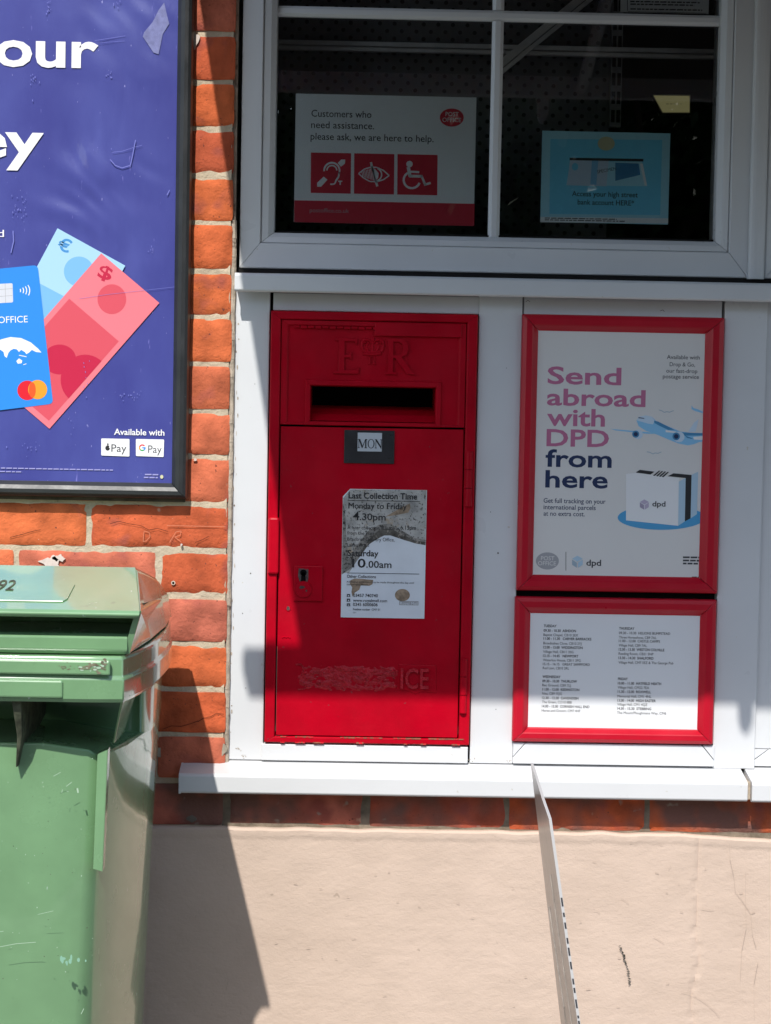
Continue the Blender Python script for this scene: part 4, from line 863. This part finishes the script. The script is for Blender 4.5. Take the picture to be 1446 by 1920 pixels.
def crease(x, z):
    w1 = math.exp(-((x+.445)**2/.008+(z-1.655)**2/.016)); d = noise.noise(Vector((x*6, z*6, 6)))
    h = .0010+noise.noise(Vector((x*7, z*5, 1)))*.0011 + noise.noise(Vector((x*16+d*2, z*11, 4)))*.0005
    h += w1*(.0016+.0042*noise.noise(Vector((x*34+z*16+d*3, z*12-x*5, 2))))
    w2 = math.exp(-((x+.37)**2/.006+(z-1.95)**2/.012)); h += w2*.0036*noise.noise(Vector((x*25+z*20, z*18, 9)))
    return max(0, h)
NX, NZ = 160, 200
for j in range(NZ+1):
    for i in range(NX+1):
        x = xa+(xb-xa)*i/NX; z = za+(zb5-za)*j/NZ; vs.append((x, YO+.0003+crease(x, z), z))
m.add(vs, [(j*(NX+1)+i, j*(NX+1)+i+1, (j+1)*(NX+1)+i+1, (j+1)*(NX+1)+i) for j in range(NZ) for i in range(NX)], 0, True)
pps = m.build('poster', MPURP, bp, recalc=False)
A = Art(YO)
A.text('y', -98, -16, 122, 66, MWHP, .02); A.text('our', -9, 181, 122, 66, MWHP, .022); A.build('headline', pps)
A.text('mon', -240, -62, 294, 66, MWHP, .022); A.text('ey', -52, 80, 293, 66, MWHP, .022); A.build('headline', pps); A.text('d', -5, 7.5, 444, 13, MWHP, .0)
A.build('caption', pps)
A.text('Available with', 214, 308, 815, 11, MWHP, .016); A.build('caption', pps)
Q = ZM(0, 400, 3.143)
rg = random.Random(6); A.dashes(-60, 212, 877.5, 2.2, MDASH, rg); A.dashes(-60, 42, 884, 2.0, MDASH, rg); A.dashes(272, 297, 891, 2.6, MDASH, rg); A.dashes(270, 296, 896.5, 2.6, MDASH, rg); A.ell(303.5, 894, 3, 3.6, MBUFF, 3)
A.build('small_print', pps)
A = Art(YO)
P = A.poly
P([(108, 428), (235, 498), (92, 770), (-36, 698)], MLB, 1); P([(72, 530), (121, 556), (60, 670), (10, 640)], MLB2, 2); A.ell(148, 509, 28, 28, MLB2, 2)
A.text('€', 106, 130, 466, 22, MLB3, .022, layer=2, ang=-20); A.build('banknote_picture', pps)
pk = [(190, 475), (299, 568), (93, 804), (-16, 711)]; P(pk, MPINK, 3); inn = [(130, 560), (223, 640), (92, 789), (-1, 709)]; P(inn, MROSE, 4)
A.ell(210, 561, 27, 28, MROSE, 4)
A.ell(112, 674, 31, 28, MCRIM, 5); A.ell(160, 712, 46, 47, MCRIM, 6, clip=[(inn[1], inn[2])])
A.text('$', 182, 208, 518, 23, MCRIM, .022, layer=5, ang=-18)
A.build('banknote_picture', pps)
# bank card, rounded corners
def rounded(c, r, n=5):
    out = []
    for i in range(4):
        p = Vector(c[i]); a_ = (Vector(c[i-1])-p).normalized(); b_ = (Vector(c[(i+1) % 4])-p).normalized()
        for k in range(n+1):
            u = k/n; out.append(tuple(p + a_*r*(1-u)**2 + b_*r*u**2))
    return out
P(rounded([(71, 497), (100, 757), (-64, 777), (-95, 513)], 9), MCARD, 8)
P(rounded([(24, 531), (25, 567), (-10, 569), (-12, 533)], 3), MSIL, 9)
A.line([(0, 543), (24, 541)], .6, MOVG, 10); A.line([(0, 556), (24, 554)], .6, MOVG, 10); A.line([(10, 532), (11, 568)], .6, MOVG, 10)
for i in range(4): A.arc(34+i*1.5, 545, 5+i*4.2, -36, 30, 1.7, MWHP, 9, n=8)
A.text('POST', -62, -10, 612, 12, MWHP, .0, layer=9, ang=1); A.text('OFFICE', -3, 52, 606, 12, MWHP, .0, layer=9, ang=3)
P([(-20, 645), (4, 636), (20, 632), (40, 634), (58, 642), (72, 654), (78, 661), (68, 660), (60, 656), (55, 661), (50, 664), (47, 660), (40, 656), (36, 660), (32, 655), (26, 654), (20, 657), (16, 662), (13, 671), (9, 668), (7, 660), (0, 655), (-20, 660)], MWHP, 9)
P([(31, 677), (36, 672), (42, 676), (41, 681), (34, 682)], MWHP, 9); A.line([(36, 666), (50, 669)], 1.4, MWHP, 9); A.line([(44, 684), (50, 682)], 1.2, MWHP, 9)
A.ell(51.5, 732, 18.5, 18.3, MMR, 9); A.ell(71, 730.5, 17.8, 18, MMO, 10); A.ell(51.5, 732, 18.5, 18.3, MMM, 11, clip=[((61, 700), (61, 760))]) if False else None
A.poly([(61+6.5*math.sin(R(q_))*1.0, 731.3-14.6*math.cos(R(q_))) for q_ in range(0, 360, 20)], MMM, 11)
A.build('bank_card_picture', pps)
P(rounded([(243, 823), (243, 856), (190, 854), (190, 822)], 2), MWHP, 3); A.text('Pay', 209, 237, 847, 14, MDG, .0, layer=5)
A.ell(202, 840, 4.4, 5, MINK, 4, 20); A.ell(202.5, 833, 1.4, 2.2, MINK, 5, 12); A.ell(206.6, 838.6, 1.8, 1.8, MWHP, 5, 12); A.build('payment_badge', pps)
P(rounded([(308, 824), (307, 857), (255, 855), (255, 823)], 2), MWHP, 3); A.text('Pay', 278, 303, 849, 14, MDG, -.004, layer=5)
for a0, a1, mm in ((200, 320, MMR), (140, 200, MMO), (55, 140, mat('green_print', lin(50, 160, 80), .5)), (-5, 55, MCARD)): A.arc(267, 839.5, 5.2, a0, a1, 2.4, mm, 4, n=8)
A.line([(267, 839.5), (273, 839.5)], 2.2, MCARD, 5)
A.build('payment_badge', pps)
A = Art(YO); Q = ZM(0, 0, 3.143)
A.poly([Q(*p) for p in ((968, 15), (985, 90), (998, 140), (960, 200), (935, 320), (905, 310), (842, 215), (850, 190), (900, 130), (935, 60))], MGREY, 1); A.build('torn_patch', pps)
mfl = mat('pale_scuff', lin(118, 122, 192), .7, .2)
rg = random.Random(11)
for cx, cy, sx_, sy_, n in ((200, 450, 12, 40, 14), (285, 30, 6, 40, 16), (95, 1270, 12, 50, 12), (140, 1230, 10, 70, 12), (690, 20, 14, 14, 6), (500, 2230, 18, 50, 10), (780, 2330, 60, 14, 16), (415, 2480, 8, 40, 5), (600, 880, 40, 6, 4), (655, 430, 16, 10, 6), (900, 1480, 10, 20, 5), (180, 2640, 60, 30, 12)):
    for i in range(n):
        a_ = Q(rg.gauss(cx, sx_), rg.gauss(cy, sy_)); l = rg.uniform(.8, 3.5)
        A.line([a_, (a_[0]+rg.uniform(-.6, .6), a_[1]+l)], rg.uniform(.6, 1.6), mfl, 12)
for pts, wd_ in (([(800, 825), (785, 900), (770, 975), (720, 990), (680, 975), (650, 940)], 1.6), ([(660, 898), (720, 892), (780, 872), (838, 856)], .7), ([(560, 240), (740, 212)], .7), ([(560, 255), (735, 242)], .5), ([(470, 1760), (640, 1735), (1040, 1690)], .5), ([(78, 1360), (82, 1420), (66, 1490)], 2.0), ([(985, 1150), (1000, 1120)], 1.6)):
    A.line([Q(*p) for p in pts], wd_, mfl, 12)
A.build('scuff_marks', pps, kind='stuff')

# ================================================================== WHEELIE BIN
bx = -.548
wb = thing('wheelie_bin', (bx, -.28, 0), 'scuffed green wheelie bin with its lid shut, standing against the brick wall', 'bin')
def mirror(pts): return pts + [(2*bx-x, y) for x, y in reversed(pts)]
def sect(z, xs=0.0, ys=0.0, fl=0.0):
    return [(x, y, z) for x, y in mirror([(bx+.05, -.567+ys), (bx+.13, -.563+ys), (-.354+xs, -.553+ys), (-.343+xs+fl, -.547+ys-fl*.3), (-.331+xs+fl, -.530+ys), (-.311+xs+fl*.6, -.450+ys*.8), (-.2895+xs*.8, -.360+ys*.5), (-.286+xs*.8, -.27), (-.298+xs, -.11-ys*.6), (-.322+xs, -.098-ys*.6)])]
def rec(z, zc_):
    return [(x, y, (zc_ if k < 2 or k > len(P_)-3 else z)) for P_ in [mirror([(bx+.05, -.385), (bx+.13, -.385), (-.320, -.385), (-.308, -.388), (-.302, -.392), (-.296, -.386), (-.2895, -.360), (-.286, -.27), (-.298, -.11), (-.322, -.098)])] for k, (x, y) in enumerate(P_)]
def lip(z):
    S_ = sect(z, -.002, .004); n_ = len(S_); return [(x, y, zz + (.018 if k < 2 or k > n_-3 else (.008 if k < 3 or k > n_-4 else 0))) for k, (x, y, zz) in enumerate(S_)]
bd = MB(); bd.loft([sect(.06, -.040, .055), sect(.30, -.026, .030), sect(.60, -.013, .012), sect(.800, -.003, .004), lip(.822), rec(.828, .845), rec(.91, .91), rec(.94, .94)], smooth=True)
bod = bd.build('body', MGREEN, wb, bevel=.004)
def ring(z, o):
    return [(x, y, z) for x, y in mirror([(bx+.10, -.627-o), (-.345, -.6265-o), (-.3005+o*.6, -.622-o*.8), (-.2935+o, -.592), (-.285+o, -.545), (-.2765+o, -.484), (-.273+o, -.40), (-.271+o, -.32), (-.273+o, -.24), (-.279+o, -.16), (-.287+o, -.105), (-.297+o*.7, -.088+o*.7), (-.325, -.083+o)])]
cl = MB(); cl.loft([ring(.9075, -.002), ring(.9125, .0015), ring(.9395, .0015), ring(.9425, -.0012), ring(.967, -.0012), ring(.9700, -.004)], smooth=True)
cl.build('rim', MGREEN, wb, bevel=.0022)
m = MB().box(bx-.18, W(207, 1250, -.63)[0], -.6335, -.626, .9455, .9650); m.build('rim_band', MGREEN, wb, bevel=.0025)
m = MB().box(bx-.18, W(118, 1290, -.63)[0], -.6320, -.627, .9135, .9375); m.build('rim_band', MGREEN, wb, bevel=.0025)
m = MB(); x0, z0 = W(32, 1320, -.615); x1, z1 = W(31, 1438, -.577)
m.loft([[(x0-.007, -.620, .911), (x0+.006, -.620, .911), (x0+.006, -.39, .911), (x0-.007, -.39, .911)], [(x0-.003, -.595, .855), (x0+.004, -.595, .855), (x0+.004, -.39, .855), (x0-.003, -.39, .855)], [(x1-.001, -.577, z1), (x1+.001, -.577, z1), (x1+.001, -.555, z1), (x1-.001, -.555, z1)]])
m.build('rib', [MGRDIRT], wb, bevel=.001)
xf0, zf0 = W(204, 1410, -.553); xf1, zf1 = W(194, 1632, -.553)
m = MB().loft([[(xf0-.0145, -.562, zf0-.002), (xf0, -.562, zf0+.005), (xf0, -.535, zf0+.005), (xf0-.0145, -.535, zf0-.002)], [(xf1-.0135, -.560, zf1+.004), (xf1, -.560, zf1), (xf1, -.535, zf1), (xf1-.0135, -.535, zf1+.004)]]); m.build('corner_flange', MGREEN, wb, bevel=.0015)
for sd in (1, -1):
    mx_ = (lambda x: x) if sd == 1 else (lambda x: 2*bx-x)
    MB().loft([[(mx_(-.3005), -.612, .912), (mx_(-.304), -.612, .912), (mx_(-.304), -.43, .912), (mx_(-.2985), -.43, .912)], [(mx_(-.3235), -.520, .835), (mx_(-.3265), -.520, .835), (mx_(-.3265), -.43, .835), (mx_(-.3205), -.43, .835)]]).build('gusset', MGREEN, wb, bevel=.0008)
# lid
lid = MB()
zr, yr, zl, yl = 1.0785, -.472, 1.0335, -.642
xw = 2*bx
LP = [(-.611, .9710, -.300), (-.616, .9770, -.2965), (-.616, .9955, -.2965), (-.603, .9985, -.2965), (-.470, .9990, -.2965), (-.470, zl-.0095, -.2965), (yl+.005, zl-.0105, -.281), (yl, zl-.005, -.278), (yl+.006, zl, -.278), (yr, zr, -.303), (-.25, zr-.034, -.296), (-.12, zr-.068, -.293), (-.095, .978, -.295), (-.095, .971, -.296)]
lp = lambda f: [(f(x), y, z) for y, z, x in LP]
lid.loft([lp(lambda x: xw-x), lp(lambda x: bx-.10), lp(lambda x: bx+.10), lp(lambda x: x)])
for sd in (1, -1):
    mx_ = (lambda x: x) if sd == 1 else (lambda x: xw-x)
    top = [(-.628, zl+.001), (yr, zr-.001), (-.25, zr-.035), (-.12, zr-.069)]
    inn_ = [(mx_(x), y, z) for (y, z), x in zip(top, (-.284, -.305, -.298, -.295))]
    out_ = [(mx_(-.2765), -.628, zl-.001), (mx_(-.2985), yr, zr-.005), (mx_(-.290), -.25, zr-.040), (mx_(-.2885), -.12, zr-.072)]
    bot = [(mx_(-.2945), -.608, .9715), (mx_(-.282), -.44, .9715), (mx_(-.277), -.27, .9715), (mx_(-.283), -.12, .9715)]
    boti = [(mx_(-.303), y, z) for _, y, z in bot]
    lid.loft([inn_, out_, bot, boti], cap=False)
    lid.add([inn_[0], out_[0], bot[0], boti[0]], [(0, 1, 2, 3)]); lid.add([inn_[3], out_[3], bot[3], boti[3]], [(0, 1, 2, 3)])
lo = lid.build('lid', MGREEN, wb, bevel=.0026, seg=3)
hb = MB().tube((xw+.325, -.060, 1.014), (-.319, -.060, 1.014), .0155, n=18); hb.build('handle', MGREEN, wb, bevel=.003)
for s_ in (0, 1):
    x = -.335 if s_ else xw+.335
    MB().box(x-.012, x+.012, -.10, -.055, .93, 1.01).build('hinge_bracket', MGREEN, wb, bevel=.003)
for s_ in (0, 1):
    x = -.33 if s_ else xw+.33
    m = MB().tube((x-.03, -.11, .10), (x+.02, -.11, .10), .10, n=32); m.build('wheel', mat('black_rubber', (.02, .02, .02), .7), wb, bevel=.008)
m = MB().tube((xw+.34, -.11, .10), (-.34, -.11, .10), .010, n=10); m.build('axle', MSTEEL, wb)
# number scratched on the lid's slope, and its recessed label outline
vs, fs = glyphs('92', .006); m = MB(); xq, zq = W(-6, 1112, -.56); lo_, hi_ = min(p[0] for p in vs), max(p[0] for p in vs)
xe = W(27, 1105, -.56)[0]; sl_ = Vector((0, yr-yl-.004, zr-zl)).normalized(); k_ = (xe-xq)/(hi_-lo_); nn = Vector((0, -sl_.z, sl_.y))
base = Vector((0, yl+.004, zl)) + sl_*.070
m.add([tuple(base + Vector((xq+(a_-lo_)*k_, 0, 0)) + sl_*(b_*.040/CAP) + nn*.0006) for a_, b_ in vs], fs)
m.build('lid_number', MGRDIRT, wb, recalc=False)
m = MB()
def onlid(px_, d, h=.0): return tuple(Vector((0, yl+.004, zl)) + sl_*d + nn*h + Vector((W(px_, 1105, -.56)[0], 0, 0)))
m.path([onlid(-200, .030, .0004), onlid(128, .030, .0004), onlid(134, .040, .0004), onlid(137, .095, .0004)], .0009, 6); m.build('lid_moulding', MGREEN, wb)
# scratches and dirt
A = Art(-.5782); Q = ZM(0, 1400, 2.892); mgs = mat('pale_green_scratch', (.36, .50, .36), .6); rg = random.Random(8)
for pts, wd_ in (([(360, 215), (390, 192)], 1.0), ([(335, 250), (340, 232)], .8), ([(362, 240), (372, 244)], .8), ([(420, 225), (424, 250)], 3.0), ([(290, 160), (330, 138)], .8), ([(0, 1085), (90, 1068), (195, 1060)], 1.0), ([(205, 910), (290, 890)], .7), ([(440, 1450), (455, 1420)], 1.2), ([(0, 1003), (20, 1000)], .8)):
    A.line([Q(*p) for p in pts], wd_, mgs, 2)
for i in range(9): a_ = Q(rg.uniform(330, 480), rg.uniform(1140, 1175)); A.ell(a_[0], a_[1], rg.uniform(1, 5), rg.uniform(2, 6), mat('milky_scuff', (.22, .42, .30), .5) if i == 0 else bpy.data.materials['milky_scuff'], 2+i*.1, 14)
for i in range(40): a_ = Q(rg.uniform(0, 520), rg.uniform(60, 1300)); A.ell(a_[0], a_[1], rg.uniform(.5, 1.1), rg.uniform(.5, 1.3), MGRDIRT if rg.random() < .6 else mgs, 3, 8)
A.build('scratches', wb, kind='stuff')
A = Art(-.6338); Q = ZM(0, 920, 3.143); mdt = mat('brown_scrape', (.22, .20, .13), .7, .3, .6, 90)
rg = random.Random(12)
for i in range(70):
    u = rg.random()**.6; a_ = Q(460+165*u, 1045+rg.gauss(0, 14)*(.4+u)-14*u); A.ell(a_[0], a_[1], rg.uniform(1, 5), rg.uniform(.6, 2.2), mdt if rg.random() < .75 else mgs, 1+i*.05, 10)
for i in range(16): a_ = Q(rg.uniform(340, 470), rg.gauss(1040, 10)); A.ell(a_[0], a_[1], rg.uniform(.5, 2.5), rg.uniform(.4, 1), mdt, 1+i*.05, 8)
A.build('rim_scrapes', wb, kind='stuff')

# ================================================================== BOARD ON EDGE
YFAR, YNEAR = -.50, -.86
f0 = W(995, 1430, YFAR); f1 = W(1052, 1920, YFAR); n0 = W(1029, 1535, YNEAR); n1 = W(1083, 1920, YNEAR)
zt = f0[1]; 
def lean(p, q, z): return p[0]+(q[0]-p[0])*(z-p[1])/(q[1]-p[1])
bs = thing('sign_board', (f1[0]+.07, -.68, 0), 'thin corrugated plastic board seen edge-on in front of the cream wall', 'board')
def xat(y, z):
    u = (y-YFAR)/(YNEAR-YFAR); return lean(f0, f1, z)*(1-u)+lean(n0, n1, z)*u
m = MB(); side = []
NZ, NY = 50, 12
zc = n0[1]
for j in range(NZ+1):
    row_ = []
    for i in range(NY+1):
        u = i/NY; y = YFAR+(YNEAR-YFAR)*u; ztop_ = zt + (zc-zt)*u - .03*max(0, u-.8)/.2*0; z = .02+(ztop_-.02)*j/NZ
        row_.append((xat(y, z)+.0012*noise.noise(Vector((y*6, z*5, 2)))+.0025*math.sin(z*9+.5)*u*0, y, z))
    side.append(row_)
T = .0036
vs = [p for r_ in side for p in r_]; n = NY+1
m.add(vs, [(j*n+i, j*n+i+1, (j+1)*n+i+1, (j+1)*n+i) for j in range(NZ) for i in range(NY)], 0, True)
vs2 = [(p[0]+T, p[1], p[2]) for p in vs]; m.add(vs2, [(j*n+i, (j+1)*n+i, (j+1)*n+i+1, j*n+i+1) for j in range(NZ) for i in range(NY)], 0, True)
bsh = m.build('sheet', MCORR, bs, recalc=False)
e = MB(); dk = MB()
near = [r_[-1] for r_ in side]; top = side[-1]
for a_, b_ in zip(near, near[1:]): e.add([a_, b_, (b_[0]+T, b_[1], b_[2]), (a_[0]+T, a_[1], a_[2])], [(0, 1, 2, 3)])
for a_, b_ in zip(top, top[1:]): e.add([a_, b_, (b_[0]+T, b_[1], b_[2]), (a_[0]+T, a_[1], a_[2])], [(0, 1, 2, 3)])
e.build('sheet_edge', MEDGE, bs)
z = .05
rg = random.Random(1)
while z < zc-.1:
    h = rg.uniform(.003, .011); a_, b_ = (xat(YNEAR, z), z), (xat(YNEAR, z+h), z+h)
    dk.add([(a_[0]+.0010, YNEAR-.0006, z), (a_[0]+T-.0004, YNEAR-.0006, z), (b_[0]+T-.0004, YNEAR-.0006, z+h), (b_[0]+.0010, YNEAR-.0006, z+h)], [(0, 1, 2, 3)]); z += h+rg.uniform(.003, .012)
dk.build('flute_openings', MDG, bs)
cr_ = MB()
for pts in ([(.15, .62), (.35, .50), (.25, .30)], [(.55, .70), (.62, .60), (.70, .45), (.66, .38)], [(.3, .46), (.42, .40), (.36, .33)]):
    P_ = [(xat(YFAR+(YNEAR-YFAR)*u, z)-.0004, YFAR+(YNEAR-YFAR)*u, z) for u, z in pts]; cr_.path(P_, .0012, 6)
cr_.build('crease', MCORR, bs)
MB().box(f1[0]-.0, f1[0]+.16, YNEAR, YFAR, .0, .025).build('foot', MSTEEL, bs, bevel=.004)

# ================================================================== AWNING OVERHEAD (out of frame, its shadow is in it)
aw = thing('awning', (.9, -.3, 2.8), 'plain canvas shop awning overhead whose shadow covers the window bay', 'awning')
dA = 1.0
def back(px_, py_, ypl, yd):                # the point at depth yd whose shadow falls on the measured point
    X, Z = W(px_, py_, ypl); tt_ = ypl-yd; return (X-LX*tt_, yd, Z-LZ*tt_)
yb_ = -dA
s1 = back(563, 1215, .005, yb_); s0 = back(375, 0, 0.0, -.42)
# fabric edge: straight line in the plane x = s1.x
xf = s1[0]
dy0 = (W(375, 0, 0)[0]-s1[0])/LX; pA = (xf, -dy0, W(375, 0, 0)[1]+dy0*-LZ)
print('awning', xf, s1, pA)
slope = (s1[2]-pA[2])/(s1[1]-pA[1])
zw = s1[2]+slope*(-.01-s1[1])
MB().add([(xf, yb_, s1[2]), (3.4, yb_, s1[2]), (3.4, -.01, zw), (xf, -.01, zw), (xf, yb_, s1[2]-.002), (3.4, yb_, s1[2]-.002), (3.4, -.01, zw-.002), (xf, -.01, zw-.002)], [(0, 1, 2, 3), (7, 6, 5, 4), (0, 4, 5, 1), (1, 5, 6, 2), (2, 6, 7, 3), (3, 7, 4, 0)]).build('canvas', MAWN, aw)
bt = back(484, 1212, YP, yb_); bb = back(484, 1312, YP, yb_-.03); xL = back(458, 1262, YP, yb_-.015)[0]
zbt = max(s1[2]+.002, bt[2]); zbb = bb[2]
MB().box(xL+.006, 3.45, yb_-.03, yb_, zbb, bt[2]).build('front_bar', MAWB, aw, bevel=.003)
MB().loft([[(xL+.006, yb_-.03, zbb-.002), (xL+.006, yb_, zbb-.002), (xL+.006, yb_, bt[2]+.002), (xL+.006, yb_-.03, bt[2]+.002)], [(xL, yb_-.026, zbb+.02), (xL, yb_-.004, zbb+.02), (xL-.001, yb_-.004, bt[2]-.01), (xL-.001, yb_-.026, bt[2]-.01)]]).build('end_cap', MAWB, aw)
# hanging winding eye
hx0 = back(1378, 1350, YP, yb_-.015)[0]; hx1 = back(1412, 1350, YP, yb_-.015)[0]; hz = back(1395, 1373, YP, yb_-.015)[2]
MB().prism([(hx0-.002, zbb+.004), (hx0+.006, zbb-.012), (hx0+.007, hz+.012), (hx0+.014, hz+.001), (hx0+.022, hz+.003), (hx0+.028, hz+.018), (hx1-.002, hz+.022), (hx1, zbb+.004)], yb_-.022, yb_-.008).build('winding_eye', MAWB, aw)
MB().box(xf-.05, 3.5, -.012, -.0002 if False else .008, zw-.05, zw+.06).build('wall_bracket', MAWB, aw)
for x in (.5, 2.6): MB().tube((x, -.02, zw-.08), (x, yb_+.01, zbb+.02), .014, n=10).build('arm', MAWB, aw)

# ================================================================== ACROSS THE ROAD (seen only as reflections in the glass)
def tree(x, y, h, r, label, seed):
    rg = random.Random(seed); t_ = thing('tree', (x, y, -.12), label, 'tree')
    m = MB(); m.tube((x, y, -.15), (x+.1, y, h*.45), .22, .14, 10)
    for i in range(7):
        an = i*.9+rg.random(); m.tube((x+.1, y, h*(.3+.02*i)), (x+math.cos(an)*r*.6, y+math.sin(an)*r*.6, h*(.5+.06*i)), .08, .03, 7)
    m.build('trunk', MBARK, t_)
    vs, fs = [], []; cl_ = [(rg.gauss(0, .45)*r, rg.gauss(0, .4)*r, rg.uniform(.22, .98)*h, rg.uniform(.35, .75)*r*.6) for _ in range(46)]
    for cx, cy, cz, cr2 in cl_:
        for _ in range(130):
            d = Vector((rg.gauss(0, 1), rg.gauss(0, 1), rg.gauss(0, .8))).normalized()*cr2*rg.uniform(.5, 1)
            p = Vector((x+cx, y+cy, cz))+d; q = Vector((rg.gauss(0, 1), rg.gauss(0, 1), rg.gauss(0, 1))).normalized(); s2 = q.orthogonal().normalized(); l = rg.uniform(.09, .17)
            k = len(vs); vs += [p+q*l, p+s2*l*.5, p-q*l, p-s2*l*.5]; fs.append((k, k+1, k+2, k+3))
    MB().add(vs, fs).build('crown', MLEAF, t_, recalc=False)
tree(-2.6, -15, 6.2, 3.0, 'broad leafy tree across the road, reflected in the left window pane', 21)
tree(3.0, -16, 6.8, 3.3, 'taller leafy tree across the road, to the right behind the viewer', 22)
rg = random.Random(30); vs, fs = [], []
hx = lambda x: 5.6+.35*math.sin(x*1.3)+.25*math.sin(x*3.1+1)
for _ in range(30000):
    x = rg.uniform(-9, 9); z = rg.random()**.6*hx(x)
    p = Vector((x, -17.5+rg.uniform(-.1, .9), z)); q = Vector((rg.gauss(0, 1), rg.gauss(0, 1), rg.gauss(0, 1))).normalized(); s2 = q.orthogonal().normalized(); l = rg.uniform(.06, .13)
    k = len(vs); vs += [p+q*l, p+s2*l*.6, p-q*l, p-s2*l*.6]; fs.append((k, k+1, k+2, k+3))
hg = MB().add(vs, fs)
N_ = 60; lo_ = [(-9+18*i/N_, -.12) for i in range(N_+1)]; up_e = [(x, hx(x)-.55) for x, _ in lo_]
hg.prism(lo_+up_e[::-1], -18.2, -17.5)
hg.build('hedge', MLEAF, loc=(0, -17.5, -.12), recalc=False, label='tall leafy hedge along the far side of the road', cat='hedge', kind='stuff')
